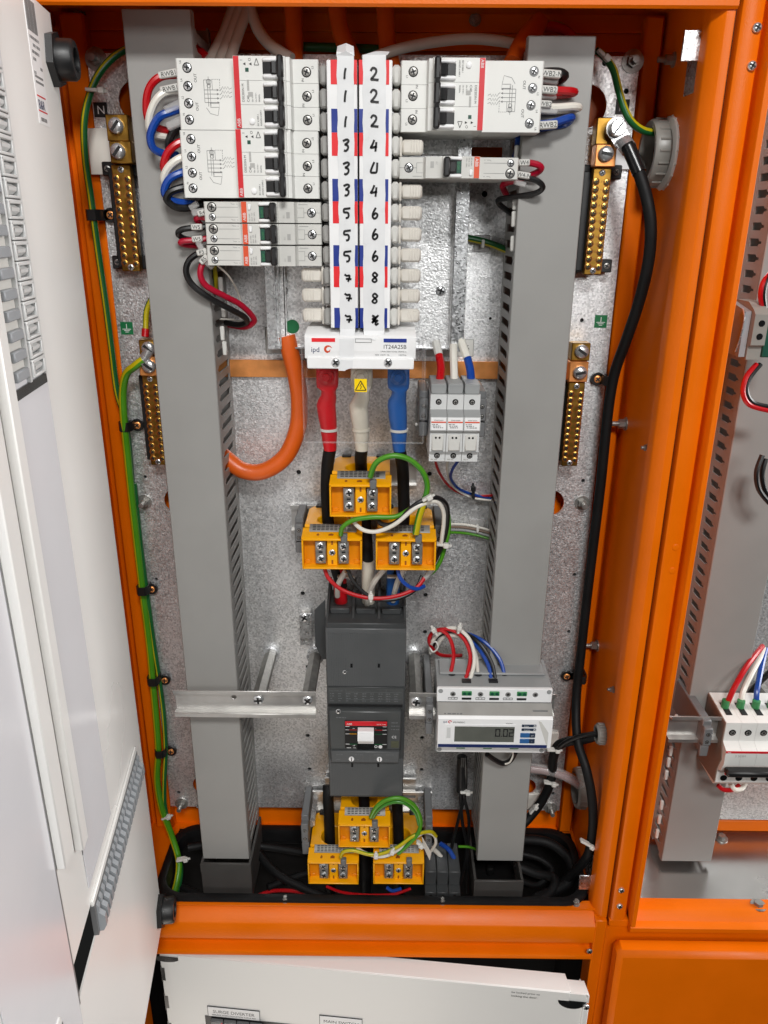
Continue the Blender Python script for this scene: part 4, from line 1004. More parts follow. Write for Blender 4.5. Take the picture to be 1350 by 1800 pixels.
for x in (-58, -36, -14, 0): dashes(t, x, x+10, -580, 1, RN, y=743.5); dashes(t, x, x+6, -587, .9, RN, y=743.5)
part(tp, 'lettering', t, 'print_dim')
# bracket at its upper left
br = thing('bracket', 'galvanised strap bracket with one screw, left of the dark breaker top', 'bracket', tuple(P(538, 1138, 838)))
b = P(538, 1105, 832); part(br, 'strap', plate_with_holes(b.x-7.4, b.x+7.4, b.z-22, b.z+21, 830, 1.5, [(b.x, b.z-15, 3)]), 'galv_smooth'); screw(br, P(535, 1085, 829.6), 5.6, 3, 'zinc')
part(br, 'packing', MB().box(b.x-5, b.x+5, 831.5, 839.9, b.z-20, b.z+20), 'dull_steel')
part(br, 'side_plate', MB().ext([(x, 790, z) for x, z in ((-71, -402), (-84, -416), (-84, -462), (-76, -480), (-71, -480))], (0, 2, 0)), 'mccb_dark')
# ================================================================ standoff rails
def standoff(par, x, z, y0, r=8):
    part(par, 'standoff', MB().cyl((x, y0, z), (x, 839.8, z), r, n=6, rot=.5), 'dull_steel'); part(par, 'standoff_nut', MB().cyl((x, 834, z), (x, 839.8, z), r*1.35, n=24), 'zinc')
rl = thing('din_rail', 'bare mounting rail on two hexagonal standoffs crossing in front of the left duct', 'mounting rail', (-160, 735, -506), 'mounting rails')
part(rl, 'rail', plate_with_holes(-239, -80, -518.3, -493.4, 741.6, 1.2, [(-172.6, -501, 3)]), 'rail_steel')
part(rl, 'rail_flange', MB().box(-239.6, -79.4, 735.6, 742.4, -494.4, -493.2).box(-239.6, -79.4, 735.6, 742.4, -518.6, -517.4).box(-239.8, -79.2, 734.4, 735.6, -493.2, -488.6, .3).box(-239.8, -79.2, 734.4, 735.6, -523.6, -518.4, .3), 'rail_steel')
for x in (-145, -89): standoff(rl, x, -503.5, 743); screw(rl, (x, 741.5, -503.5), 6, 3.6, 'zinc')
rm = thing('din_rail', 'mounting rail on a hexagonal standoff carrying the power meter', 'mounting rail', (40, 735, -506), 'mounting rails')
part(rm, 'rail', MB().box(26, 190, 741.4, 742.6, -518, -493.6).box(26, 190, 735.6, 742.4, -494.4, -493.2).box(26, 190, 735.6, 742.4, -518.6, -517.4).box(26, 190, 734.4, 735.6, -493.2, -488.6, .3).box(26, 190, 734.4, 735.6, -523.6, -518.4, .3), 'rail_steel')
standoff(rm, 34, -503.5, 743); standoff(rm, 176, -503.5, 743); screw(rm, (34, 741.3, -503.5), 6, 3.6, 'zinc')
endclamp(48.6, -515, 727, 'dark grey rail clamp against the left side of the power meter', 8, 52)
for x, y in ((552, 1402), (742, 1402)):
    st = thing('standoff_post', 'hexagonal steel post %s the bottom transformers' % ('left of' if x < 600 else 'right of'), 'standoff', tuple(P(x, y, 838)), 'hexagonal posts at the bottom')
    p = P(x, y, 838); part(st, 'post', MB().cyl((p.x, 790, p.z), (p.x, 839.8, p.z), 6.4, n=6, rot=.5), 'zinc'); part(st, 'washer', MB().cyl((p.x, 836, p.z), (p.x, 839.8, p.z), 9, n=24), 'zinc')
# loose terminal block at the bottom
tb = thing('terminal_block', 'grey terminal block lying low at the right of the bottom transformers', 'terminal block', (72, 760, -800))
for k in range(3):
    x = 51.5+k*15.2; part(tb, 'module', MB().box(x+.2, x+14.8, 760, 810, -794, -772, 1).box(x+.2, x+14.8, 748, 800, -806, -794, 1), 'mccb_dark'); part(tb, 'screw_hole', MB().cyl((x+7.5, 747.6, -799.5), (x+7.5, 748.2, -799.5), 2.4, n=14), 'black_gloss')
# ================================================================ power meter
pm = thing('power_meter', 'white rail mounted power meter with a dark display reading 0.02', 'meter', (118, 720, -548))
MX0, MX1 = 55.3, 181.6
part(pm, 'rear_body', MB().ext([(MX0+.6, y, z) for y, z in ((722, -472.2), (748, -470.4), (774, -468), (774, -556), (722, -556))], (MX1-MX0-1.2, 0, 0)), 'fuse_mid')
part(pm, 'top_step', MB().box(MX0+4, MX1-4, 742, 770, -469.6, -466.6, 1), 'fuse_mid')
tf = part(pm, 'terminal_front', MB().box(MX0, MX1, 719.5, 724, -489.5, -472, .8), 'bright_white')
bf = part(pm, 'terminal_front', MB().box(MX0+2.2, MX1-2.2, 721, 725, -557.4, -543, .8), 'bright_white')
for i, a in enumerate((17.5, 47.6, 77.8, 107.6)):
    part(tf, 'terminal_well', MB().cyl((MX0+a, 719.3, -479.2), (MX0+a, 719.8, -479.2), 3.1, n=20), 'fuse_mid'); screw(pm, (MX0+a, 719.4, -479.2), 2.3, .3, 'dull_steel')
    if i < 3:
        t = MB(); t.box(MX0+a-5, MX0+a+5, 719, 719.4, -485.8, -485.5).box(MX0+a-5, MX0+a+5, 719, 719.4, -483.6, -483.3)
        for q in (-5, -1.7, 1.7, 5): t.box(MX0+a+q-.15, MX0+a+q+.15, 719, 719.4, -485.8, -483.3)
        part(tf, 'terminal_number', t, 'print_black')
for a in (32.6, 62.8, 92.8):
    o = part(pm, 'plug_terminal', MB().box(MX0+a-5.4, MX0+a+5.4, 718, 720.2, -480.4, -475.2, .5), 'term_green')
    for q in (-2.6, 2.6): part(o, 'plug_screw', MB().cyl((MX0+a+q, 717.7, -477.8), (MX0+a+q, 718.1, -477.8), 1.8, n=14), 'green_dark')
    part(tf, 'plug_number', MB().box(MX0+a-5.2, MX0+a+5.2, 718.9, 719.5, -486, -483.6), 'print_black')
    o = part(pm, 'plug_terminal', MB().box(MX0+a-3.6-5, MX0+a-3.6+5, 719.6, 721.4, -551.6, -546.8, .5), 'term_green')
    for q in (-2.6, 2.6): part(o, 'plug_screw', MB().cyl((MX0+a-3.6+q, 719.3, -548.6), (MX0+a-3.6+q, 719.7, -548.6), 1.7, n=14), 'green_dark')
for a in (17, 47, 76, 105): part(bf, 'terminal_well', MB().cyl((MX0+a-1.5, 720.6, -547.2), (MX0+a-1.5, 721.2, -547.2), 3, n=20), 'fuse_mid')
for a, z, f in ((4, -475.4, tf), (MX1-MX0-4, -475.4, tf), (5, -553.2, bf), (MX1-MX0-6, -553.2, bf)):
    part(f, 'rivet', MB().cyl((MX0+a, 718.9 if f is tf else 720.4, z), (MX0+a, 719.8 if f is tf else 721.4, z), 2.5, n=18), 'fuse_mid')
# hinged sealing lens sloping out to the display
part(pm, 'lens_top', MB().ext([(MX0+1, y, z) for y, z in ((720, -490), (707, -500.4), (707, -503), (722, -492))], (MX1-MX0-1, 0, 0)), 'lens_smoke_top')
part(pm, 'front_housing', MB().ext([(MX0+1.4, y, z) for y, z in ((706.2, -500.4), (705.2, -501.4), (705.2, -538.6), (706.2, -539.6), (722, -541.6), (722, -492))], (MX1-MX0-1.6, 0, 0)), 'bright_white')
part(pm, 'side_flap', MB().ext([(x, 704.8, z) for x, z in ((MX1-16, -503), (MX1-13, -503.6), (MX1-4, -518), (MX1-4, -535), (MX1-5, -535))], (0, .5, 0)), 'grey_abs')
part(pm, 'lcd_frame', MB().box(MX0+9.4, MX0+86, 704.8, 705.4, -533, -508), 'bright_white'); 
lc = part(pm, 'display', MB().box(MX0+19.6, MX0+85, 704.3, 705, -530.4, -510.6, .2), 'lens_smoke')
t = MB()
segs = {'0': 'abcdef', '2': 'abged'}
def dg(x, z, w_, h, s_):
    e = 1.15; sh = .4
    q = {'a': (x, x+w_, z+h-e, z+h), 'g': (x, x+w_, z+h/2-e/2, z+h/2+e/2), 'd': (x, x+w_, z, z+e), 'f': (x, x+e, z+h/2+sh, z+h-sh), 'e': (x, x+e, z+sh, z+h/2-sh), 'b': (x+w_-e, x+w_, z+h/2+sh, z+h-sh), 'c': (x+w_-e, x+w_, z+sh, z+h/2-sh)}
    for k in segs[s_]: a = q[k]; t.box(a[0], a[1], 704.05, 704.3, a[2], a[3])
dg(MX0+64, -523, 5.4, 10, '0'); t.box(MX0+70.4, MX0+71.6, 704.05, 704.3, -523, -521.8); dg(MX0+72.6, -523, 5.2, 10, '0'); dg(MX0+79, -523, 5, 10, '2')
part(lc, 'digits', t, 'print_black')
t = MB().text('ipd', (MX0+6.6, 704.9, -506.2), 3.6); part(pm, 'lettering', t, 'navy')
q = MB(lambda a, b, c: (a, 704.9-c, b)); q.ribbon([(MX0+14.2+1.6*cos(i*.45), -505+1.5*sin(i*.45), 0) for i in range(12)], .9, 0); part(pm, 'emblem', q, 'red_print')
t = MB().text('IPD3000SC', (MX0+17.4, 704.9, -506.6), 2.9).text('IPD3000SC', (MX0+83, 704.9, -507), 1.7, align='R'); part(pm, 'lettering', t, 'print_black')
t = dashes(MB(), MX0+8, MX0+30, -498.4, 1.6, RN, y=709.4); part(pm, 'lettering', t, 'print_grey')
part(pm, 'barcode', MB().box(MX0+105, MX0+121, 712.4, 712.9, -496.4, -494.4), 'print_grey')
part(pm, 'icon_field', MB().box(MX0+11, MX0+15.2, 704.6, 705.3, -526, -512, .2), 'fuse_grey')
part(pm, 'base_band', MB().box(MX0+2, MX1-4.4, 704.7, 705.4, -538, -534.2), 'navy')
for z, s_ in ((-509.2, 'Pulse'), (-514.2, 'Comm')):
    o = part(pm, 'status_light', MB().box(MX0+92.6, MX0+108.4, 704.5, 705.3, z-1.6, z+1.7, .7), 'pad_navy')
    part(o, 'lettering', MB().text(s_, (MX0+95, 704.3, z-.9), 2.5), 'print_white'); part(o, 'lamp', MB().cyl((MX0+106.6, 704.6, z), (MX0+106.6, 704.2, z), 1.1, n=12), 'bright_white'); part(o, 'lamp_core', MB().cyl((MX0+106.6, 704.3, z), (MX0+106.6, 704.1, z), .6, n=12), 'print_black')
for z in (-521.4, -529): 
    o = part(pm, 'push_button', MB().box(MX0+91.6, MX0+102, 704.3, 705.3, z-3, z+3, .7), 'pad_blue'); part(pm, 'push_button', MB().box(MX0+101.8, MX0+108, 704.3, 705.3, z-3, z+3, .7), 'pad_navy')
    part(pm, 'button_mark', MB().text('SET' if z > -525 else '+', (MX0+104.8, 704.2, z-.9), 2, align='C'), 'print_white')
# cable entries on the top face
for x, y in ((794, 1183), (840, 1184), (886, 1183)):
    p = PZ(x, y, -469.4); part(pm, 'cable_entry', MB().cyl((p.x, p.y, -469.8), (p.x, p.y, -468.2), 5.2, n=18), 'print_black')
for x, y in ((820, 1196), (867, 1196)):
    p = PZ(x, y, -470); part(pm, 'cable_entry', MB().box(p.x-5, p.x+5, p.y-3, p.y+3, -471.6, -469.6), 'print_black')
p = PZ(930, 1182, -469.4); part(pm, 'cable_entry', MB().box(p.x-5, p.x+5, p.y-3, p.y+3, -469.6, -468), 'print_black')
# ================================================================ wiring
def marker_at(o, p, ang, txt, L=15, r=2.9, m='grey_abs'):
    """printed sleeve on a wire: flat clear holder with a white slip"""
    c, s_ = cos(ang), sin(ang); T = lambda a, b, q: (p[0]+a*c-b*s_, p[1]-q, p[2]+a*s_+b*c)
    b = MB(T).box(-L/2, L/2, -r, r, -r, r*.95, .9); k = part(o, 'wire_marker', b, m)
    if txt: part(k, 'lettering', MB(T).text(txt, (0, -r*.62, r+.05), r*1.75, (1, 0, 0), (0, 1, 0), 'C'), 'print_black')
def wire(label, pts, r, m, group=None, markers=(), n=9, cat='wire', name='wire', smooth=6):
    w3 = [tuple(P(x, y, Y)) for x, y, Y in pts]
    o = solo(name, MB().tube(w3, r, n, smooth), m, label, cat, group)
    for (x, y, Y, a, t, *rest) in markers: marker_at(o, tuple(P(x, y, Y)), rad(a), t, *rest)
    return o
G1 = 'wires leaving the upper left wide breaker'; G2 = 'wires leaving the second wide breaker'; GR = 'wires leaving the right-hand wide breaker'
wire('red wire looping from the top terminal of the uppermost left breaker', [(322, 131, 748), (285, 134, 743), (264, 152, 741), (257, 183, 742), (262, 212, 745), (280, 226, 750), (306, 232, 756)], 3.3, 'wire_red', G1, [(297, 130, 742, 10, 'RWB1', 18)])
wire('white wire looping from the second terminal of the uppermost left breaker', [(326, 160, 748), (292, 162, 743), (272, 180, 740), (262, 212, 741), (268, 235, 746), (300, 241, 756)], 3.3, 'wire_white', G1, [(300, 156, 742, 10, 'RWB1', 18)])
wire('blue wire looping from the third terminal of the uppermost left breaker', [(332, 186, 748), (303, 196, 742), (279, 207, 739), (265, 235, 739), (268, 258, 741), (284, 269, 746), (312, 273, 756)], 3.4, 'wire_blue', G1, [(305, 188, 740, 22, '', 16, 3.2, 'clear_soft'), (310, 216, 742, 22, '', 18, 3.4, 'clear_soft')])
wire('black wire looping from the lowest terminal of the uppermost left breaker', [(332, 212, 752), (308, 228, 750), (298, 245, 749), (296, 262, 752)], 3.3, 'wire_black', G1)
wire('red wire at the top of the second left breaker', [(340, 246, 748), (313, 252, 743), (294, 270, 741), (288, 296, 744), (300, 310, 752)], 3.4, 'wire_red', G2)
wire('white wire in the second left breaker', [(340, 274, 748), (315, 279, 742), (295, 296, 740), (288, 318, 743), (300, 336, 752)], 3.4, 'wire_white', G2)
wire('blue wire in the second left breaker', [(342, 300, 748), (318, 304, 742), (297, 316, 739), (289, 338, 740), (304, 353, 744), (335, 358, 752), (350, 360, 758)], 3.4, 'wire_blue', G2)
wire('black wire curling under the second left breaker', [(344, 326, 748), (320, 330, 742), (299, 338, 739), (294, 352, 740), (312, 365, 744), (340, 364, 750), (358, 356, 756)], 3.4, 'wire_black', G2, [(349, 373, 744, 8, '', 12, 3, 'clear_soft')])
GS = 'wires leaving the three slim breakers'
wire('red wire stub marked R4 leaving the top slim breaker', [(376, 385, 748), (352, 382, 746), (345, 386, 748), (352, 394, 754)], 2.7, 'wire_red_cmp', GS, [(356, 374, 742, 14, 'R4', 9, 2.6), (341, 362, 744, 30, '', 9, 2.6, 'clear_soft')])
wire('black wire marked W5 making a small hairpin beside the slim breakers', [(372, 398, 750), (345, 400, 746), (321, 403, 744), (313, 411, 745), (324, 419, 750), (345, 424, 757)], 2.7, 'wire_black', GS, [(346, 399, 743, 2, 'W5', 10, 2.7)])
wire('red wire marked W5 making a small hairpin beside the slim breakers', [(372, 418, 750), (345, 422, 746), (322, 424, 744), (318, 428, 746), (330, 431, 752), (350, 432, 757)], 2.7, 'wire_red_cmp', GS, [(347, 420, 743, 4, 'W5', 9.5, 2.7), (352, 433, 742, -66, '', 10, 2.5, 'clear_soft')])
wire('long black wire looping from the slim breakers down into the left duct', [(374, 440, 750), (352, 444, 746), (333, 457, 744), (327, 478, 744), (338, 500, 746), (364, 521, 750), (400, 541, 760), (428, 556, 775), (434, 566, 785), (420, 571, 792), (396, 567, 800)], 2.9, 'wire_black', GS, [(355, 443, 742, 14, 'P3', 9.5, 2.7)])
wire('long red wire looping from the slim breakers down into the left duct', [(376, 452, 750), (358, 461, 746), (352, 482, 744), (362, 502, 747), (392, 519, 757), (422, 535, 770), (443, 555, 782), (446, 566, 788), (430, 575, 794), (402, 571, 802)], 2.9, 'wire_red_cmp', GS, [(359, 456, 742, 40, 'B5', 9.5, 2.7), (368, 465, 744, -40, '', 9, 2.6, 'clear_soft')])
wire('thin white wire from the lowest slim breaker down to the left duct', [(382, 466, 752), (402, 485, 762), (416, 510, 775), (426, 540, 786), (429, 560, 792), (424, 565, 794), (408, 562, 798), (386, 561, 802)], 1.0, 'wire_white', GS)
striped(W((376, 466, 775), (379, 490, 780), (380, 515, 786)), 2.4, 'wire', 'short green earth tail hanging behind the slim breakers at the left duct', 'wire')
wire('black wire hairpin marked RWB2-N at the right breaker end', [(935, 128, 748), (975, 126, 744), (990, 129, 744), (993, 135, 748), (980, 142, 756), (940, 146, 758)], 3.4, 'wire_black', GR, [(966, 130, 741, -4, 'RWB2-N', 19, 3.1), (962, 141, 747, -6, '', 19, 3, 'clear_soft')])
wire('red wire hairpin marked RWB2 at the right breaker end', [(935, 158, 748), (975, 159, 744), (1003, 160, 744), (1009, 163, 750), (980, 167, 757), (940, 168, 758)], 3.3, 'wire_red', GR, [(962, 158, 741, -3, 'RWB2', 17, 3.1), (962, 169, 747, -3, '', 16, 2.6, 'clear_soft')])
wire('white wire hairpin marked RWB2 at the right breaker end', [(935, 186, 748), (975, 189, 744), (1008, 187, 744), (1016, 190, 750), (980, 194, 757), (940, 195, 758)], 3.3, 'wire_white', GR, [(955, 183, 741, -3, 'RWB2', 14, 2.8), (962, 194, 744, -3, '', 18, 2.8, 'clear_soft')])
wire('blue wire hairpin marked RWB2 at the right breaker end', [(930, 220, 748), (968, 217, 744), (998, 208, 744), (1005, 208, 749), (990, 218, 757), (940, 226, 758)], 3.4, 'wire_blue', GR, [(962, 220, 741, 4, 'RWB2', 17, 3.2)])
wire('red wire marked W4 curling at the end of the lone right slim breaker', [(903, 287, 750), (925, 286, 746), (946, 290, 744), (951, 297, 746), (938, 306, 752), (905, 317, 762), (884, 325, 772), (890, 342, 785)], 2.9, 'wire_red_cmp', None, [(921, 286, 742, 2, 'W4', 10, 2.8)])
wire('black wire marked W4-N curling at the end of the lone right slim breaker', [(900, 309, 750), (926, 313, 746), (946, 319, 744), (954, 330, 746), (940, 340, 752), (905, 346, 764), (877, 351, 776), (880, 361, 784), (900, 376, 790)], 2.6, 'wire_black', None, [(920, 308, 742, -8, 'W4-N', 12, 2.7), (914, 322, 746, -14, '', 11, 2.4, 'clear_soft')])
wire('short blue wire dropping behind the right breaker beside the duct', [(912, 238, 775), (910, 262, 785), (906, 276, 790)], 3.4, 'wire_blue')
striped(W((812, 416, 828), (848, 424, 830), (870, 431, 831), (896, 442, 832)), 3.4, 'wire', 'green and yellow earth wire crossing to the right duct under a tie pad', 'wire', 'earth_green', 'earth_yellow', sec=(4, 5, 6, 7, 8))
def pad(x, y, s_, label, tie=True):
    p = P(x, y, 838); d = thing('tie_pad', label, 'cable tie pad', tuple(p), 'adhesive cable tie pads')
    part(d, 'pad', MB().box(p.x-s_, p.x+s_, 836, 839.8, p.z-s_, p.z+s_, 1), 'clear_soft' if tie else 'ivory')
    if tie: part(d, 'tie', MB().box(p.x-1.6, p.x+1.6, 826, 837, p.z-4, p.z+4, .8), 'tie')
pad(847, 428, 8.4, 'clear tie pad holding the earth wire right of the chassis')
pad(838, 925, 9, 'clear tie pad holding the grey and pink wire bundle beside the right duct')
pad(962, 1303, 14, 'cream tie pad right of the meter under the black cables', False); pad(936, 1408, 13, 'cream tie pad low behind the right duct', False)
GB = 'thin signal wires tied into one bundle'
for k, (m, lb) in enumerate((('wire_white', 'pale wire on top of the signal bundle entering the right duct'), ('brown_board', 'brownish wire in the signal bundle entering the right duct'), ('fuse_mid', 'grey wire in the signal bundle entering the right duct'), ('earth_lime', 'lime wire at the foot of the signal bundle entering the right duct'))):
    wire(lb, [(788, 921+k*5, 822), (815, 922+k*5, 829), (842, 927+k*5, 830), (870, 935+k*5, 828)], 1.5, m, GB)
# fuse wires
wire('grey insulated wire in red sleeving feeding the left fuse holder', [(767, 604, 795), (771, 622, 788), (775, 645, 778), (773, 668, 769), (771, 692, 764)], 4.0, 'wire_red')
wire('white wire feeding the middle fuse holder', [(797, 604, 788), (797, 622, 786), (798, 650, 778), (799, 692, 764)], 4.0, 'wire_white')
wire('blue sleeved wire feeding the right fuse holder', [(806, 584, 798), (812, 604, 792), (821, 628, 784), (827, 655, 776), (829, 692, 764)], 4.1, 'wire_blue')
wire('white sleeve at the head of the blue sleeved fuse wire', [(803, 576, 800), (806, 585, 797.5), (812, 604, 791.5), (821, 629, 783.5)], 4.4, 'wire_white'); wire('pale sleeve at the head of the red sleeved fuse wire', [(766, 601, 796), (768.5, 612, 792), (771.5, 624, 787)], 4.4, 'grey_abs')
GF = 'thin wires below the fuse holders'
wire('thin red wire from the left fuse holder to the right duct', [(764, 806, 770), (772, 830, 790), (790, 855, 815), (815, 869, 826), (840, 872, 828), (872, 870, 826)], 1.5, 'wire_red', GF)
wire('thin white wire from the middle fuse holder to the right duct', [(787, 806, 770), (787, 830, 788), (798, 856, 812), (826, 873, 826), (850, 878, 828), (874, 880, 826)], 1.5, 'wire_white', GF)
wire('thin blue wire from the right fuse holder to the right duct', [(808, 806, 770), (795, 826, 782), (793, 842, 795), (808, 860, 815), (838, 871, 826), (860, 876, 828), (874, 884, 826)], 1.6, 'wire_blue', GF)
def tieband(x, y, Y, L, ang, label, m='tie', w_=3, tail=4):
    p = P(x, y, Y); d = thing('cable_tie', label, 'cable tie', tuple(p), 'cable ties')
    c, s_ = cos(rad(ang)), sin(rad(ang)); T = lambda a, b, q: (p.x+a*c-b*s_, p.y-q, p.z+a*s_+b*c)
    part(d, 'band', MB(T).box(-L/2, L/2, -w_/2, w_/2, -4, 2.6, .5), m); part(d, 'head', MB(T).box(L/2-2, L/2+4, -w_*.9, w_*.9, -1, 5, .8), m)
    if tail: part(d, 'tail', MB(T).box(L/2+3, L/2+3+tail, -w_*.4, w_*.4, .5, 1.5), m)
tieband(832, 868, 818, 12, 95, 'black cable tie on the thin fuse wires before the right duct', 'black_plastic')
# CT secondary wires
E3 = 'green earth wires of the upper transformers'
striped(W((651, 838, 742), (658, 818, 738), (672, 806, 736), (695, 801, 736), (720, 808, 738), (742, 828, 740), (751, 852, 742), (748, 874, 742)), 2.9, 'wire', 'green earth wire arching high from the topmost yellow transformer', 'wire', 'wire_green', 'earth_lime', E3, sec=(0, 1, 2))
striped(W((748, 874, 740), (742, 892, 739), (736, 912, 740), (731, 938, 742)), 3.6, 'wire', 'green and yellow earth wire dropping to the right yellow transformer', 'wire', 'wire_green', 'earth_yellow', E3, sec=(1, 2, 3, 7, 8))
striped(W((599, 940, 742), (603, 926, 738), (622, 914, 737), (655, 909, 737), (695, 908, 739), (722, 894, 740), (747, 877, 741)), 2.5, 'wire', 'green earth wire running under the topmost transformer to the left yellow transformer', 'wire', 'wire_green', 'earth_lime', E3)
striped(W((788, 905, 772), (789, 930, 770), (785, 950, 768), (775, 984, 766), (762, 1004, 768), (748, 1013, 772)), 2.4, 'wire', 'green earth wire hanging down right of the right yellow transformer', 'wire', 'wire_green', 'earth_lime', E3)
G4 = 'small instrument wires of the upper transformers'
wire('white wire swinging under the topmost transformer and over to the right clamp', [(620, 908, 752), (624, 920, 745), (640, 932, 738), (664, 934, 735), (695, 921, 734), (728, 894, 735), (750, 884, 738), (768, 882, 742), (779, 897, 748), (780, 920, 752), (775, 957, 758)], 2.2, 'wire_white', G4)
wire('black wire swinging under the topmost transformer and over to the right clamp', [(661, 908, 752), (668, 919, 745), (682, 923, 741), (700, 915, 739), (728, 889, 737), (752, 877, 739), (772, 876, 743), (785, 890, 748), (786, 920, 754), (779, 952, 760), (767, 980, 764), (752, 1008, 770)], 2.6, 'wire_black', G4)
wire('red wire hanging in a long arc below the lower pair of upper transformers', [(571, 1000, 760), (578, 1017, 755), (600, 1036, 752), (632, 1048, 750), (668, 1052, 750), (704, 1046, 752), (732, 1033, 756), (746, 1016, 762)], 2.2, 'wire_red', G4)
wire('black wire hanging in a long arc below the lower pair of upper transformers', [(611, 1000, 760), (620, 1020, 755), (640, 1042, 752), (660, 1053, 750.5), (695, 1053, 751), (728, 1038, 756), (742, 1012, 764)], 2.2, 'wire_black', G4)
wire('blue wire in a short arc below the right yellow transformer', [(699, 1000, 760), (703, 1015, 755), (716, 1029, 752), (732, 1035, 754), (746, 1030, 760)], 2.2, 'wire_blue', G4)
wire('white sheathed lead bending to the red sleeved terminal', [(608, 1004, 765), (600, 1016, 772), (594, 1030, 780), (593, 1048, 790)], 3.1, 'cable_white', G4)
wire('white sheathed lead bending to the middle terminal', [(676, 1000, 765), (664, 1014, 768), (654, 1030, 774), (647, 1050, 784), (645, 1064, 795)], 3.2, 'cable_white', G4)
wire('white sheathed lead bending to the blue sleeved terminal', [(710, 1000, 765), (700, 1020, 772), (694, 1040, 782), (691, 1056, 795)], 3.2, 'cable_white', G4)
tieband(748, 877, 734, 7, 30, 'white cable tie where the upper transformer wires meet at right'); tieband(775, 957, 758, 9, -5, 'white cable tie low on the wires right of the upper transformers'); tieband(652, 1053, 746, 6, 90, 'white cable tie on the red and black arc above the dark breaker'); tieband(605, 1014, 780, 15, 0, 'pale cable tie round the left cable below the yellow transformers', 'tie', 2, 0); tieband(692, 1014, 780, 15, 0, 'pale cable tie round the right cable below the yellow transformers', 'tie', 2, 0)
solo('cable_end', MB().tube(W((745, 1018, 764), (752, 1010, 762), (760, 1000, 760)), 3.4, 10), 'print_soft', 'pale taped end of wires beneath the right yellow transformer', 'wire end')
# bottom transformers
E4 = 'green earth wires of the bottom transformers'
striped(W((652, 1436, 742), (662, 1418, 736), (680, 1406, 735), (705, 1403, 736), (728, 1416, 738), (739, 1440, 740), (736, 1462, 739), (722, 1480, 738), (700, 1500, 740)), 2.6, 'wire', 'green earth wire arching from the transformer just under the dark breaker', 'wire', 'wire_green', 'earth_lime', E4)
striped(W((656, 1436, 744), (668, 1420, 740), (690, 1410, 738), (712, 1412, 738), (730, 1428, 741), (737, 1450, 741)), 2.4, 'wire', 'second green wire inside the arch under the dark breaker', 'wire', 'earth_green', 'wire_green', E4)
striped(W((599, 1506, 742), (604, 1497, 738), (622, 1495, 737), (650, 1502, 737), (672, 1500, 737), (700, 1488, 737), (722, 1472, 738), (740, 1464, 742), (758, 1462, 748), (766, 1470, 754)), 2.3, 'wire', 'yellow green earth wire from the bottom left transformer across to the right', 'wire', 'earth_lime', 'earth_yellow', E4, sec=(0, 1, 2, 3, 4))
wire('white wire with the earth wire across the bottom transformers', [(628, 1490, 752), (640, 1498, 744), (665, 1506, 739), (690, 1500, 739), (722, 1478, 741), (745, 1464, 746), (762, 1468, 752), (766, 1482, 756), (758, 1496, 762)], 1.9, 'wire_white')
wire('red wire drooping under the bottom transformers', [(574, 1558, 760), (600, 1568, 752), (640, 1573, 750), (690, 1572, 752), (722, 1562, 758)], 1.8, 'wire_red'); wire('blue wire stub under the bottom transformers', [(680, 1560, 756), (690, 1566, 752), (705, 1562, 756)], 2.2, 'wire_blue')
p = P(750, 1492, 748); solo('card_tag', MB().ext([(p.x-6, 752, p.z+14), (p.x+5, 742, p.z-1), (p.x+3.6, 742, p.z-12), (p.x-4, 750, p.z+1)], (.6, .4, 0)), 'ivory', 'small cream tag hanging by the bottom right transformer', 'tag')
tieband(661, 1506, 735, 4, 90, 'white cable tie on the earth wire left of centre in the bottom trio'); tieband(688, 1499, 735, 4, 70, 'white cable tie on the earth wire right of centre in the bottom trio'); tieband(736, 1482, 736, 6, -40, 'white cable tie where the bottom earth wires cross at right')
for x0, lb in ((577, 'black cable dropping from the dark breaker behind the left bottom transformer'), (640, 'black cable dropping from the dark breaker into the middle bottom transformer'), (698, 'black cable dropping from the dark breaker behind the right bottom transformer')):
    wire(lb, [(x0, 1380, 800), (x0, 1405, 792), (x0+2, 1450, 790), (x0+3, 1500, 790), (x0+3, 1580, 800)], 7.0, 'cable_black', 'black main cables below the dark breaker', (), 14, 'cable', 'power_cable')
# meter wires
GM = 'wires of the power meter'
wire('red wire arching into the left terminal of the power meter', [(792, 1184, 745), (797, 1158, 752), (796, 1138, 762), (788, 1118, 772), (774, 1108, 778), (760, 1113, 780), (754, 1126, 782), (762, 1142, 790), (778, 1152, 800), (812, 1152, 806)], 2.2, 'wire_red', GM)
wire('red wire dropping to the plug beside the white meter wire', [(817, 1198, 738), (825, 1170, 748), (826, 1148, 756), (816, 1124, 766), (798, 1109, 774), (778, 1106, 779), (760, 1112, 784), (755, 1128, 790)], 2.2, 'wire_red', GM)
wire('white wire dropping to the plug on the power meter', [(825, 1198, 738), (833, 1170, 747), (833, 1146, 755), (824, 1122, 764), (806, 1106, 772), (786, 1105, 778), (768, 1117, 782), (757, 1134, 786), (757, 1148, 790)], 2.2, 'wire_white', GM)
wire('pale grey printed wire into the middle terminal of the power meter', [(840, 1184, 745), (838, 1162, 752), (834, 1146, 760), (822, 1128, 770), (804, 1118, 776), (780, 1120, 782), (768, 1136, 786)], 2.2, 'cable_white', GM)
wire('dark wire inside the loop above the power meter', [(760, 1140, 792), (768, 1120, 788), (790, 1110, 784), (812, 1114, 780), (832, 1130, 776)], 2.4, 'wire_black', GM)
wire('blue wire dropping to the second plug on the power meter', [(863, 1198, 738), (860, 1174, 748), (848, 1150, 758), (835, 1132, 768), (822, 1120, 776)], 2.2, 'wire_blue', GM)
wire('black wire dropping to the second plug on the power meter', [(871, 1198, 738), (866, 1170, 748), (853, 1144, 757), (836, 1124, 766), (816, 1112, 776)], 2.2, 'wire_black', GM)
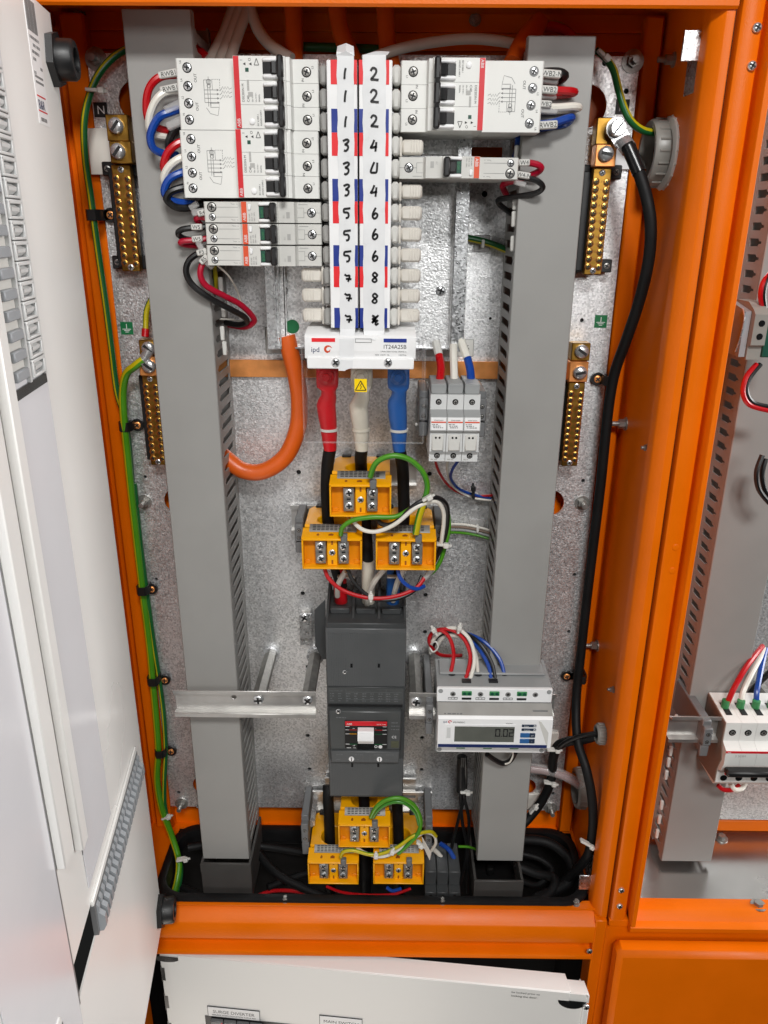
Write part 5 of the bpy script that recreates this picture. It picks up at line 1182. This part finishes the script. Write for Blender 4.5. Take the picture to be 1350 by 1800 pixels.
wire('blue wire sweeping into the right terminal of the power meter', [(886, 1183, 745), (880, 1162, 752), (866, 1142, 760), (848, 1126, 767), (828, 1116, 774), (812, 1112, 778)], 2.2, 'wire_blue', GM)
tieband(806, 1108, 768, 7, 80, 'clear cable tie on the meter wires at the top of their loop'); tieband(766, 1112, 774, 8, 120, 'clear cable tie at the left of the meter wire loop')
wire('clear tie loop hanging at the left of the meter wires', [(757, 1132, 782), (766, 1128, 778), (770, 1138, 778), (762, 1146, 780), (756, 1140, 782)], 1, 'tie', cat='cable tie')
wire('black and white tails hanging under the power meter', [(856, 1326, 740), (870, 1336, 745), (884, 1342, 748), (898, 1336, 748), (906, 1322, 742)], 3, 'wire_black'); wire('thin white tails looped under the power meter', [(888, 1343, 744), (896, 1340, 742), (901, 1330, 740), (902, 1322, 738)], 1, 'wire_white')
# ---------------------------------------------------------------- earth wires down the left side
striped(W((226, 84, 822), (200, 100, 818), (175, 128, 814), (158, 165, 812), (148, 215, 812), (150, 280, 815), (160, 350, 820), (172, 440, 824), (185, 530, 826), (196, 615, 828), (206, 690, 830), (222, 745, 832), (232, 850, 834), (243, 950, 834)), 3.4, 'earth_wire', 'slim green earth wire with a yellow stripe running down the left edge from the top', 'earth wire', 'earth_green', 'earth_yellow', sec=(3,), smooth=8)
lw = striped(W((252, 632, 806), (238, 643, 806), (222, 658, 812), (216, 690, 818), (218, 740, 820), (224, 800, 824), (230, 860, 826), (240, 950, 828), (250, 1035, 830), (262, 1130, 832), (268, 1195, 830), (274, 1260, 828), (278, 1320, 826), (276, 1370, 822), (284, 1420, 812), (302, 1470, 806), (314, 1512, 794), (312, 1545, 780), (305, 1572, 764)), 4.2, 'earth_wire', 'thick yellow green earth wire from the ring lug down to the floor opening', 'earth wire', 'earth_lime', 'earth_yellow', sec=(3, 4, 5), smooth=8)
striped(W((236, 850, 832), (246, 950, 833), (257, 1035, 833), (270, 1130, 834), (280, 1195, 834), (288, 1260, 832), (291, 1320, 830), (289, 1370, 824), (290, 1420, 815), (303, 1470, 808), (317, 1518, 794), (316, 1550, 780), (309, 1572, 766)), 3.0, 'earth_wire', 'deep green earth wire lying beside the thick one in the lower left clips', 'earth wire', 'earth_green', 'earth_yellow', sec=(3,), smooth=8)
o = solo('ring_lug', MB().tube(W((256, 628, 808), (247, 638, 807)), 5.2, 12).tube(W((262, 616, 810), (254, 630, 808)), [6, 5], 12), 'zinc', 'tinned ring lug under the top bolt of the lower left brass bar', 'cable lug')
striped(W((268, 522, 824), (258, 545, 822), (256, 570, 820), (256, 585, 818)), 3.1, 'earth_wire', 'short green earth wire dropping to the bolt of the lower left brass bar', 'earth wire')
solo('crimp', MB().tube(W((256, 578, 819), (255, 592, 817)), 4, 10), 'wire_red', 'red crimp on the short earth wire above the lower left brass bar', 'crimp')
def clip(x, y, sx, sy, side, label, flat=False):
    p, q = P(x, y, 826), P(sx, sy, 836); d = thing('cable_clip', label, 'cable clip', tuple(q), 'black cable clips along the plate edges')
    hw = 5.2
    part(d, 'strap', MB().ext([(p.x+a, b, p.z-hw) for a, b in ((-7, 836), (-7, 822), (-4, 817), (4, 817), (7, 822), (7, 836), (5.8, 836), (5.8, 822.6), (3.4, 818.4), (-3.4, 818.4), (-5.8, 822.6), (-5.8, 836))], (0, 0, 2*hw)), 'black_plastic')
    part(d, 'tab', MB().box(min(q.x, p.x), max(q.x, p.x), 835, 838, q.z-hw, q.z+hw, .6).cyl((q.x, 835, q.z), (q.x, 838, q.z), 7, n=20), 'black_plastic')
    screw(d, (q.x, 834.9, q.z), 3.9, 1.6, 'copper')
clip(166, 378, 195, 378, 1, 'black clip on the slim earth wire beside the upper left brass bar')
clip(222, 748, 242, 747, 1, 'black clip beside the lower left brass bar'); clip(252, 1035, 267, 1035, 1, 'black clip on the left earth wires halfway down')
clip(270, 1194, 290, 1195, 1, 'black clip on the left earth wires level with the bare rail'); clip(283, 1320, 301, 1320, 1, 'lowest black clip on the left earth wires')
clip(1072, 668, 1050, 666, -1, 'black clip on the thick black cable beside the lower right brass bar'); clip(1020, 1190, 996, 1188, -1, 'black clip on the thick black cable level with the meter')
tieband(290, 1437, 808, 10, 25, 'pale cable tie on the earth wires near the bottom left'); tieband(318, 1511, 782, 12, 15, 'pale cable tie on the earth wires inside the floor opening'); tieband(164, 158, 806, 14, -4, 'pale cable tie holding the slim earth wire at the upper left')
# ---------------------------------------------------------------- thick black cable on the right
d = solo('power_cable', MB().tube(W((1102, 254, 786), (1118, 290, 780), (1136, 345, 770), (1144, 400, 768), (1139, 465, 774), (1122, 535, 788), (1100, 600, 804), (1082, 650, 816), (1072, 700, 820), (1065, 760, 822), (1056, 850, 824), (1044, 950, 826), (1032, 1050, 826), (1021, 1150, 824), (1013, 1230, 815), (1015, 1300, 790), (1030, 1350, 768), (1040, 1400, 756), (1042, 1450, 752), (1034, 1500, 756), (1010, 1533, 770), (975, 1560, 785)), 5.6, 14, 8), 'cable_black', 'thick black cable from the upper right brass bar down to the floor opening', 'cable')
c = P(1083, 226, 798); e = P(1108, 262, 785)
T = Vector((e.x-c.x, 0, e.z-c.z)).normalized(); N = Vector((-T.z, 0, T.x))
def lugpt(a, b, y): v = T*a+N*b; return (c.x+v.x, y, c.z+v.z)
mb = MB(); mb.ext([lugpt(9*cos(rad(a)), 9.5*sin(rad(a)), 797) for a in range(60, 301, 20)]+[lugpt(15, -7.5, 797), lugpt(15, 7.5, 797)], (0, 2.6, 0)); mb.tube([lugpt(13, 0, 795), lugpt(22, 0, 789)], 7.4, 14)
part(d, 'cable_lug', mb, 'zinc')
b0 = part(d, 'lug_bolt', MB().lathe((c.x, 797, c.z), (c.x, 788, c.z), [(0, 9.5), (.12, 9.5), (.12, 7.6), (.9, 7.6), (1, 6.6)], 24), 'zinc')
part(b0, 'slot', MB().ext([(c.x+a, 787.9, c.z+b) for a, b in ((-4.6, -5.4), (-3.6, -6), (4.8, 5.2), (3.8, 5.9))], (0, .4, 0)), 'print_black')
part(d, 'heat_shrink', MB().tube(W((1104, 258, 785.5), (1113, 278, 782), (1124, 304, 777)), 6.6, 14), 'black_gloss')
striped(W((1048, 88, 822), (1062, 100, 818), (1078, 122, 810), (1088, 160, 803), (1097, 190, 800), (1110, 214, 800), (1130, 229, 806), (1156, 234, 814)), 3.4, 'earth_wire', 'green and yellow earth wire running from behind the right duct into the large bush', 'earth wire', 'earth_green', 'earth_yellow', sec=(0, 1), smooth=8)
tieband(1058, 94, 812, 10, -40, 'pale cable tie on the earth wire behind the top of the right duct')
# ---------------------------------------------------------------- cables at the top
GT = 'orange cables dropping from the cabinet roof'
wire('orange cable dropping from the roof left of the white labels', [(515, 6, 838), (516, 40, 832), (517, 75, 826), (516, 115, 820)], 8.6, 'orange_cable', GT, (), 16, 'cable', 'orange_cable')
wire('orange cable bending down from the roof above the left label column', [(592, 4, 838), (594, 32, 834), (602, 65, 828), (618, 100, 822), (622, 115, 818)], 8.4, 'orange_cable', GT, (), 16, 'cable', 'orange_cable')
wire('orange cable dropping from the roof above the right label column', [(678, 8, 838), (678, 45, 832), (682, 85, 826), (690, 125, 820)], 8.4, 'orange_cable', GT, (), 16, 'cable', 'orange_cable')
wire('orange cable end beside the top of the right duct', [(948, 40, 830), (930, 62, 815), (915, 84, 800), (902, 112, 790)], 9, 'orange_cable', GT, (), 16, 'cable', 'orange_cable')
wire('thick orange cable curving from under the chassis round into the left duct', [(503, 590, 806), (510, 618, 806), (520, 660, 808), (526, 700, 808), (524, 748, 806), (508, 793, 804), (484, 818, 803), (455, 830, 803), (425, 826, 804), (400, 808, 806), (385, 795, 806)], 9.2, 'orange_cable', None, (), 18, 'cable', 'orange_cable', 8)
GW = 'white cables at the top left'
for k, (x0, x1, x2) in enumerate(((404, 392, 366), (416, 404, 384), (430, 418, 402))):
    wire(('leftmost', 'middle', 'rightmost')[k]+' of the three white cables fanning left from the roof', [(x0+8, 8, 836), (x0, 30, 828), (x1, 62, 815), (x2, 112, 800)], 5, 'cable_white', GW, (), 12, 'cable', 'white_cable')
wire('white cable bending right from the roof behind the uppermost breaker', [(438, 8, 836), (444, 28, 830), (456, 56, 820), (476, 80, 810), (512, 104, 800)], 5.4, 'cable_white', GW, (), 12, 'cable', 'white_cable')
wire('white cable arching from the labels across to the right breaker', [(640, 108, 800), (662, 99, 806), (710, 84, 812), (770, 73, 816), (830, 68, 818), (890, 74, 816), (930, 84, 812)], 4.8, 'cable_white', None, (), 12, 'cable', 'white_cable', 8)
wire('red wire arching behind the top of the right duct', [(918, 72, 828), (938, 54, 828), (965, 47, 828), (990, 52, 830), (1006, 64, 832)], 4.4, 'wire_red', None, (), 10, 'wire', 'wire', 8)
striped(W((928, 62, 836), (950, 46, 836), (980, 42, 836), (1006, 58, 836)), 2.6, 'wire', 'thin green earth wire arching over the red one behind the right duct', 'wire')
wire('red wire behind the top of the left duct', [(326, 68, 812), (342, 82, 806), (362, 102, 800)], 4.4, 'wire_red')
wire('dark green cable across the roof behind the orange cables', [(528, 82, 838), (600, 84, 838), (690, 88, 838)], 4, 'earth_green', None, (), 10, 'cable', 'green_cable')
# ---------------------------------------------------------------- lower right
wire('clear sleeve with pinkish wires running into the low bush', [(905, 1350, 822), (940, 1351, 820), (975, 1357, 816), (1005, 1370, 814), (1030, 1388, 816)], 6.6, 'clear_tube', None, (), 14, 'cable', 'clear_sleeve', 8)
wire('pinkish wires inside the clear sleeve', [(905, 1352, 822), (940, 1353, 820), (975, 1359, 816), (1005, 1372, 814), (1030, 1390, 816)], 4.6, 'pink_wire', None, (), 10, 'wire', 'wire', 8)
wire('black taped cable bundle from the small bush down behind the right duct', [(1052, 1292, 782), (1025, 1300, 790), (1000, 1303, 798), (980, 1312, 805), (972, 1335, 812), (970, 1362, 818), (964, 1385, 820), (950, 1412, 820), (928, 1440, 815), (905, 1462, 805)], 6, 'cable_black', None, (), 12, 'cable', 'black_cable', 8)
wire('thin black cable above the taped bundle at the small bush', [(1050, 1288, 778), (1020, 1294, 784), (995, 1304, 792), (978, 1318, 800)], 2.8, 'wire_black', None, (), 10, 'cable', 'black_cable')
for k, (x, lb) in enumerate(((812, 'thin black wire hanging left of the right duct foot'), (824, 'thin black wire hanging against the right duct foot'), (806, 'thin black wire tied beside the bottom transformers'))):
    wire(lb, [(812+k*3, 1330, 800), (810+k*4, 1390, 806), (x, 1440, 804), (x+8-k*10, 1500, 800), (x-8+k*6, 1570, 792)], 2.2, 'wire_black', 'thin black wires low beside the right duct')
wire('black taped section on the thin wires beside the right duct foot', [(812, 1330, 806), (811, 1360, 806), (811, 1390, 806)], 6.4, 'black_plastic', None, (), 10, 'cable', 'black_cable')
wire('short lime wire beside the right duct foot', [(806, 1488, 800), (825, 1489, 798), (842, 1495, 798)], 1.6, 'earth_lime')
tieband(815, 1392, 800, 9, 0, 'pale cable tie on the thin black wires beside the right duct'); tieband(970, 1318, 800, 12, 0, 'pale cable tie on the taped bundle right of the meter'); tieband(964, 1376, 812, 12, -10, 'pale cable tie on the taped bundle under the clear sleeve'); tieband(936, 1424, 812, 12, 60, 'pale cable tie low on the taped bundle'); tieband(1030, 1482, 746, 16, -32, 'pale cable tie on the thick black cable near the floor')
for k, (x, y, x2, y2, m) in enumerate(((770, 1500, 790, 1545, 'cable_white'), (790, 1495, 806, 1545, 'wire_blue'), (752, 1505, 764, 1545, 'wire_red'))):
    wire(('white', 'blue', 'red')[k]+' wire entering the loose grey terminal block', [(x-16, y-12, 800), (x, y, 790), ((x+x2)/2+4, (y+y2)/2, 780), (x2-4, y2+4, 770)], 3, m, 'wires entering the loose terminal block')
FG = 'black cables tangled in the floor opening'
for lb, pts, r in (('black cable curving along the back of the floor opening behind the left duct', [(330, 1490, 812), (400, 1482, 825), (480, 1490, 825), (540, 1500, 815)], 5),
    ('black cable lying between the left duct foot and the bottom transformers', [(455, 1500, 815), (480, 1530, 790), (520, 1555, 770), (580, 1580, 752)], 5.5),
    ('black cable crossing the opening behind the bottom transformers', [(470, 1560, 780), (560, 1530, 815), (660, 1525, 825), (760, 1535, 815)], 5),
    ('black cable curling at the back right corner of the floor opening', [(900, 1475, 828), (960, 1480, 828), (1000, 1510, 805), (1000, 1550, 775), (940, 1580, 748)], 6.5),
    ('black cable from the right duct foot to the front right corner', [(905, 1520, 800), (940, 1535, 790), (975, 1545, 775), (960, 1575, 752), (900, 1590, 738)], 6),
    ('thin black cable looping in the right of the floor opening', [(915, 1500, 815), (950, 1510, 810), (970, 1530, 795), (945, 1555, 775), (915, 1548, 770)], 3.5),
    ('black cable in front of the left duct foot', [(320, 1560, 770), (380, 1582, 745), (450, 1585, 742), (520, 1588, 738)], 4.5)):
    wire(lb, pts, r, 'cable_black', FG, (), 10, 'cable', 'black_cable')
wire('red wire low in the floor opening at left', [(440, 1580, 770), (480, 1566, 778), (530, 1568, 778), (570, 1580, 770)], 2.4, 'wire_red')
# ================================================================ hinged white inner panel on the left
HX, HY, PA = -271.0, 705.0, rad(7.6)
ep = thing('hinged_panel', 'white hinged inner panel swung open along the left edge, with grey comb strips', 'hinged panel', (HX, HY, -795), None, (0, 0, 0))
# panel frame: s along the leaf towards the viewer, n out of its right-hand face, z up
def TP(s_, n, z): return (s_*sin(PA)+n*cos(PA), -s_*cos(PA)+n*sin(PA), z+795)
def pp(name, mb, m, parent=None): return part(parent or ep, name, mb, m, True)
ZT, ZB, SW = 156, -796, 560
hol = [(136, -96, 176, 300), (190, -110, 228, 300), (24, -582, 240, -541)]
# sheet with the slot for the lower row cut out
mb = MB(TP)
def sheet(s0, s1, z0, z1): mb.box(s0, s1, -1.5, 0, z0, z1)
sheet(0, SW, -522, ZT); sheet(0, SW, ZB, -556); sheet(0, 24, -556, -522); sheet(420, SW, -556, -522)
pp('sheet', mb, 'panel_white')
pp('hinge_fold', MB(TP).box(-.2, 1.4, -14, -1.5, ZB, ZT, .3), 'panel_white')
pp('top_fold', MB(TP).box(0, SW, -16, -1.5, ZT-1.5, ZT), 'panel_white'); pp('bottom_fold', MB(TP).box(0, SW, -16, -1.5, ZB, ZB+1.5), 'panel_white')
# stiffening rails
for s0, s1, z1 in ((232, 247, -452), (254, 262, -436), (268, 287, -430)):
    pp('stiffening_rail', MB(TP).box(s0, s1, 0, 7 if s0 != 254 else 3, z1, ZT-4, 1), 'panel_white')
pp('rail_gap', MB(TP).box(228.6, 231.6, .1, .6, -470, ZT-4), 'print_grey'); pp('rail_gap', MB(TP).box(288, 290, .1, .6, -560, ZT-4), 'print_grey'); pp('rail_gap', MB(TP).box(404, 406, .1, .8, -600, -380), 'print_grey')
# grey comb strips that close the breaker slots
ct1 = shared('comb_tooth', lambda: MB(lambda a, b, c: TP(a, b, c-795)).box(-14, 14, 0, 4, 3.4, 6, .5).box(-14, 14, 0, 4, -6, -4.2, .5).box(-14, -11, 0, 4, -5, 5, .4).box(11, 14, 0, 4, -5, 5, .4).ext([(-9, b_, c_) for b_, c_ in ((.2, -3.4), (3, -1.2), (3.4, 1), (.2, 3))], (16, 0, 0)), 'fuse_grey')
ct1w = shared('comb_tooth_pale', lambda: MB(lambda a, b, c: TP(a, b, c-795)).box(-12, 12, 0, 4, -3.4, 3.4, .8), 'comb_grey')
for (sc, me) in ((171, ct1), (206, ct1w)):
    b = pp('comb_back', MB(TP).box(sc-17, sc+17, .1, .8, -101, 150), 'grey_abs' if sc > 180 else 'clip_grey')
    pp('comb_rail', MB(TP).box(sc-17.5, sc-15, .5, 4, -101, 150, .6), 'fuse_grey')
    for k in range(19):
        put(ep, 'comb_tooth', me, TP(sc, .6, -93+k*12.7), True)
pp('comb_end', MB(TP).box(150, 220, .5, 2, -108, -101), 'black_gloss')
# lower comb: ribbed filler clipped in the long slot
def ribs(s0, s1, par):
    n = int((s1-s0)/9); k = shared('filler_rib', lambda: MB(lambda a, b, c: TP(a, b, c-795)).ext([(-3.2, b_, c_) for b_, c_ in ((0, -15.5), (6, -15.5), (9, -10), (8.4, 0), (4.4, 4), (5, 10), (2, 15), (0, 15))], (5.2, 0, 0)), 'comb_grey')
    pp('filler_back', MB(TP).box(s0, s1, -1, 3, -555, -523.6), 'clip_grey')
    for i in range(n): put(ep, 'filler_rib', k, TP(s0+5+i*9, 0, -539.4), True)
    pp('filler_lip', MB(TP).box(s0, s1, 0, 2.5, -524.6, -518, .6), 'panel_white')
ribs(32, 232, None); ribs(330, 420, None)
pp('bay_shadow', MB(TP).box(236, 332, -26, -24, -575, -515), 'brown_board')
# wiring label near the top of the leaf
lb = pp('label', MB(TP).box(44, 72, 0, .3, 70, 176-22), 'bright_white')
t = MB(TP); s0 = 68
for k in range(22):
    w_ = random.choice((.5, .8, 1.2)); a = 46+k*1.15; t.box(a, a+w_*.8, .3, .45, 131, 152)
rt, upv = (-1, 0, 0), (0, 0, 1)
for q, (a, b) in enumerate(((46, 70), (46, 66), (50, 70), (60, 70), (46, 52), (64, 70))): dashes(t, a, b, 126-q*4.6, 1.8, RN, T=.3) if False else [t.box(a+i*3, a+i*3+RN.uniform(1.4, 2.6), .3, .45, 126-q*4.6, 128-q*4.6) for i in range(int((b-a)/3))]
for q in range(2): [t.box(48+i*2.6, 50+i*2.6, .3, .45, 101-q*3.6, 102.6-q*3.6) for i in range(8)]
pp('lettering', t, 'print_grey', lb); pp('lettering', MB(TP).box(48, 70, .3, .45, 88.4, 89.4).box(48, 70, .3, .45, 78.4, 79.4), 'red_print', lb); pp('emblem', MB(TP).text('B&R', (69, .5, 80.2), 9, rt, upv), 'navy', lb); pp('lettering', MB(TP).box(52, 54.6, .3, .45, 72, 74.6).box(55.4, 58, .3, .45, 72, 74.6).box(59, 63, .3, .45, 72, 74.6).box(63.6, 67, .3, .45, 72, 74.6), 'print_grey', lb)
# pale schedule sheets taped to the leaf
def onleaf(name, s0, s1, z0, z1, n, m, label, cat):
    L_ = lambda s_, k, z: (HX+s_*sin(PA)+k*cos(PA), HY-s_*cos(PA)+k*sin(PA), z)
    return solo(name, MB(L_).box(s0, s1, .3, n, z0, z1), m, label, cat)
onleaf('schedule_sheet', 146, 231, -505, -97, .9, 'sheet', 'bluish white sheet hung on the panel below the grey comb strips', 'sheet')
onleaf('schedule_sheet', 291, 400, -760, -150, .9, 'sheet', 'bluish white sheet at the far left of the panel beyond the white rails', 'sheet')
# black hinge bushes at the two ends of the leaf
for z, lb in ((122, 'black hexagonal hinge bush at the top of the white panel'), (-770, 'black hexagonal hinge bush at the bottom of the white panel')):
    h = thing('hinge_bush', lb, 'hinge bush', (HX, HY, z), 'black hinge bushes')
    c = Vector((HX-4, HY-12, z)); ax = Vector((cos(PA), sin(PA), 0)); s_ = 1.0
    part(h, 'nut', MB().cyl(c, c+ax*11, 21, n=6, rot=.52), 'black_plastic'); part(h, 'sleeve', MB().lathe(c+ax*11, c+ax*24, [(0, 15), (.85, 15), (1, 13.6), (1, 9), (.6, 9)], 26), 'black_plastic')
# ================================================================ lower white cover
LX, LY, LA = -285, 717, rad(5.2)
lp = thing('lower_cover', 'white cover plate standing ajar at the bottom with surge diverter and main switch labels', 'cover plate', (LX, LY, -1100), None, (0, 0, 0))
def TL(s_, n, z): return (s_*cos(LA)+n*sin(LA), -s_*sin(LA)+n*cos(LA)*-1, z+1100)
def lpp(name, mb, m, parent=None): return part(parent or lp, name, mb, m, True)
LT = -866
SL = 538
lpp('sheet', MB(TL).box(0, SL-6, -1.6, 0, -1100, LT-3).box(0, SL-28, -1.6, 0, LT-3, LT-2), 'panel_white')
lpp('top_fold', MB(TL).box(0, SL-24, -25, 0, LT-2.4, LT, .5), 'panel_white')
lpp('top_lip', MB(TL).box(24, SL-26, -.2, 1.4, LT-14, LT-.4, .4), 'panel_white')
lpp('side_fold', MB(TL).box(SL-6, SL-4, -26, 0, -1100, LT-8, .4), 'panel_white')
lpp('corner_tab', MB(TL).box(SL-26, SL-2, -20, -2, LT-6, LT-3.4, .4).box(SL-4, SL-2, -20, 0, LT-16, LT-4), 'panel_white')
for s_, z in ((7, LT-5), (SL-22, LT-14)): lpp('lock_hole', MB(TL).ext([(s_+(17 if s_ > 100 else 20)*cos(rad(a))*1.0, .5, z+(13 if s_ > 100 else 9)*sin(rad(a))) for a in range(180, 361, 15)], (0, .5, 0)), 'black_gloss')
for z in (-900, -950, -1000, -1050): lpp('side_slot', MB(TL).box(-1.2, .4, -14, .2, z-18, z+12, .1).box(-.2, 4, -.1, .35, z-14, z+8), 'black_gloss')
p = TL(SL-5, 1, LT-20); screw(lp, p, 4, 3, 'zinc', 'x', True)
lpp('hinge_strip', MB(TL).box(SL-9, SL-2, -2, 3, -1100, LT-24, 1), 'panel_white')
def onlower(x, y):      # where a photo ray meets the leaning cover: (along, height)
    d = ray(x, y); k = (LX*sin(LA)+LY*cos(LA))/(d.x*sin(LA)+d.y*cos(LA)); q = d*k
    return (q.x-LX)/cos(LA), q.z
# engraved labels
def plate_lab(x0, x1, y0, lines, h):
    (s0, z), (s1, _) = onlower(x0, y0), onlower(x1, y0)
    o = lpp('label_plate', MB(TL).box(s0, s1, 0, 1.4, z-h, z, .3), 'bright_white')
    t = MB(TL)
    for s_, sz, dz in lines: t.text(s_, ((s0+s1)/2, 1.5, z-dz), sz, (1, 0, 0), (0, 0, 1), 'C')
    lpp('lettering', t, 'print_black', o)
    e = MB(TL).box(s0-.6, s1+.6, 0, 1, z-h-.6, z-h).box(s0-.6, s1+.6, 0, 1, z, z+.6).box(s0-.6, s0, 0, 1, z-h, z).box(s1, s1+.6, 0, 1, z-h, z)
    lpp('border', e, 'print_black', o)
    return s0, s1, z
s0, s1, z = plate_lab(365, 455, 1768, [('SURGE DIVERTER', 7.2, 9.6), ('REPLACE WHEN INDICATION TURNS RED', 3.1, 14.2)], 16.6)
lpp('slot_opening', MB(TL).box(s0-5, s0+170, .1, .7, z-60, z-18), 'print_black')
for k in range(4):
    a = s0+3+k*17.4; o = solo('surge_module', MB(lambda s_, n, zz: (LX+TL(s_, n, zz)[0], LY+TL(s_, n, zz)[1], zz)).box(a, a+16.6, .7, 6, z-60, z-20, .8), 'clip_grey', ('first', 'second', 'third', 'fourth')[k]+' grey surge module from the left under the surge diverter label', 'surge module', 'surge modules under the surge diverter label')
    part(o, 'stripe', MB(lambda s_, n, zz: (LX+TL(s_, n, zz)[0], LY+TL(s_, n, zz)[1], zz)).box(a+14, a+16, 6, 6.4, z-60, z-21), 'red_print')
plate_lab(562, 636, 1784, [('MAIN SWITCH', 7, 11)], 20)
t = MB(TL); a = onlower(898, 1748); t.text('be locked prior to', (a[0], 1.6, a[1]+4.6), 4.6, (1, 0, 0), (0, 0, 1)).text('locking the door.', (a[0], 1.6, a[1]-1.4), 4.6, (1, 0, 0), (0, 0, 1)); lpp('lettering', t, 'print_black')
# ================================================================ devices in the neighbouring cabinet
r_ = thing('din_rail', 'mounting rail across the duct in the neighbouring cabinet', 'mounting rail', (420, 745, -530), 'mounting rails')
part(r_, 'rail', dinrail(MB(), 327, 560, -541, 752), 'rail_steel'); part(r_, 'standoff', MB().cyl((470, 753, -541), (470, 838, -541), 8, n=6), 'dull_steel')
endclamp(366, -546, 733, 'grey rail clamp beside the breaker in the neighbouring cabinet', 10, 50)
nb = thing('circuit_breaker', 'white multi pole breaker with black tie bar in the neighbouring cabinet', 'breaker', (361, 735, -610), 'breakers in the neighbouring cabinet')
def nbp(k):
    x0 = 385+k*17.7; t = MB()
    pr = [(735, -606), (735, -588), (728, -584), (724, -572), (724, -554), (733, -550), (735, -548), (735, -524), (788, -519), (788, -612), (740, -612)]
    o = part(nb, 'pole', MB().ext([(x0+.1, y, z) for y, z in pr], (17.5, 0, 0)), 'white_abs')
    part(o, 'screw_hole', MB().cyl((x0+8.8, 734.6, -537), (x0+8.8, 735.3, -537), 4, n=18), 'black_gloss'); screw(nb, (x0+9, 734.7, -537.4), 2.7, .2, 'dull_steel')
    part(o, 'screw_hole', MB().cyl((x0+8.8, 734.6, -600), (x0+8.8, 735.3, -600), 4, n=18), 'black_gloss')
    part(o, 'indicator', MB().box(x0+5, x0+11, 725.4, 728, -588.4, -586), 'red_print'); part(o, 'top_entry', MB().ext([(x0+5, y, z) for y, z in ((748, -522.6), (770, -521), (770, -520.6), (748, -522.2))], (7, 0, 0)), 'print_black')
    o = part(nb, 'ferrule', MB().cyl((x0+8.6, 762, -522), (x0+8.6, 762, -512), 4.4, n=14), 'term_green')
for k in range(4): nbp(k)
part(nb, 'side_moulding', MB().ext([(384.8, y, z) for y, z in ((736, -606), (736, -588), (730, -570), (736, -548), (736, -525), (787, -520), (787, -611))], (-.8, 0, 0)), 'brown_board')
part(nb, 'tie_bar', MB().box(385.6, 458, 712, 724, -582, -574, 2), 'black_plastic'); s_ = part(nb, 'stripe', MB().box(385.1, 456, 723.4, 724.2, -556.6, -554), 'red_print'); part(s_, 'lettering', MB().text('ABB', (386.6, 723.2, -556.4), 2.3), 'print_white')
part(nb, 'lettering', MB().text('S 203M', (396, 723.6, -562), 4), 'print_soft')
def P7(*pts): return [tuple(P(x, y, Y)) for x, y, Y in pts]
GN = 'wires at the neighbouring cabinet breaker'
wire('red wire arching down to the first pole of the neighbouring breaker', [(1340, 1136, 815), (1330, 1148, 800), (1310, 1175, 780), (1290, 1210, 765), (1274, 1246, 762)], 3.2, 'wire_red', GN)
wire('white wire arching down to the second pole of the neighbouring breaker', [(1344, 1140, 815), (1334, 1160, 800), (1318, 1190, 780), (1305, 1220, 768), (1302, 1247, 762)], 3.2, 'wire_white', GN)
wire('blue wire arching down to the third pole of the neighbouring breaker', [(1346, 1140, 815), (1340, 1165, 798), (1334, 1195, 780), (1330, 1220, 768), (1330, 1247, 762)], 3.2, 'wire_blue', GN)
wire('red wire hanging under the neighbouring breaker', [(1262, 1380, 760), (1272, 1388, 758), (1288, 1388, 760), (1300, 1380, 764)], 2.8, 'wire_red', GN); wire('white wire hanging under the neighbouring breaker', [(1284, 1378, 760), (1292, 1388, 758), (1304, 1386, 760), (1310, 1376, 764)], 2.8, 'wire_white', GN)
wire('black wire slanting behind the neighbouring breaker', [(1310, 1230, 815), (1330, 1205, 812), (1355, 1180, 808)], 3.6, 'wire_black', GN)
tk = thing('terminal_block', 'grey terminal block with a bright spring in the neighbouring cabinet at the right edge', 'terminal block', (340, 735, -110))
X0 = 331
part(tk, 'body', MB().ext([(X0+6, y, z) for y, z in ((735, -70), (748, -64), (775, -64), (775, -116), (735, -116), (735, -104), (730, -102), (730, -74))], (13, 0, 0)), 'gland_grey')
part(tk, 'end_plate', MB().ext([(X0, y, z) for y, z in ((738, -72), (772, -66), (772, -114), (738, -114))], (5.6, 0, 0)), 'comb_grey')
part(tk, 'spring', MB().tube([(X0-1, 742, -70), (X0-1, 736, -78), (X0-1, 738, -96), (X0-1, 744, -110)], .8, 6), 'zinc')
for z in (-82, -94): part(tk, 'screw_hole', MB().cyl((X0+13, 729.6, z), (X0+13, 730.2, z), 3, n=16), 'black_gloss')
part(tk, 'green_module', MB().box(X0+20, X0+34, 735, 775, -114, -70, 1), 'green_dark'); 
GX = 'red and black wires at the right edge'
wire('red wire dipping below the terminal block at the right edge', [(1330, 640, 745), (1312, 662, 740), (1306, 690, 738), (1318, 712, 738), (1352, 722, 738)], 2.4, 'wire_red', GX); wire('black wire dipping below the terminal block at the right edge', [(1337, 640, 745), (1318, 664, 741), (1312, 688, 739), (1324, 708, 739), (1356, 716, 739)], 2.4, 'wire_black', GX)
wire('red wire looping above the terminal block at the right edge', [(1356, 478, 745), (1342, 496, 740), (1337, 520, 740), (1342, 548, 745)], 2.4, 'wire_red', GX); wire('black wire looping above the terminal block at the right edge', [(1360, 474, 745), (1347, 494, 740), (1342, 520, 740), (1346, 548, 745)], 2.4, 'wire_black', GX)
wire('dark wire bundle leaving the picture at the right edge', [(1340, 800, 745), (1330, 830, 742), (1334, 860, 742), (1352, 884, 744)], 2.6, 'wire_black', GX); wire('second dark wire of the bundle leaving the picture at the right edge', [(1346, 806, 748), (1340, 832, 746), (1344, 858, 746), (1356, 876, 748)], 2.6, 'wire_black', GX)
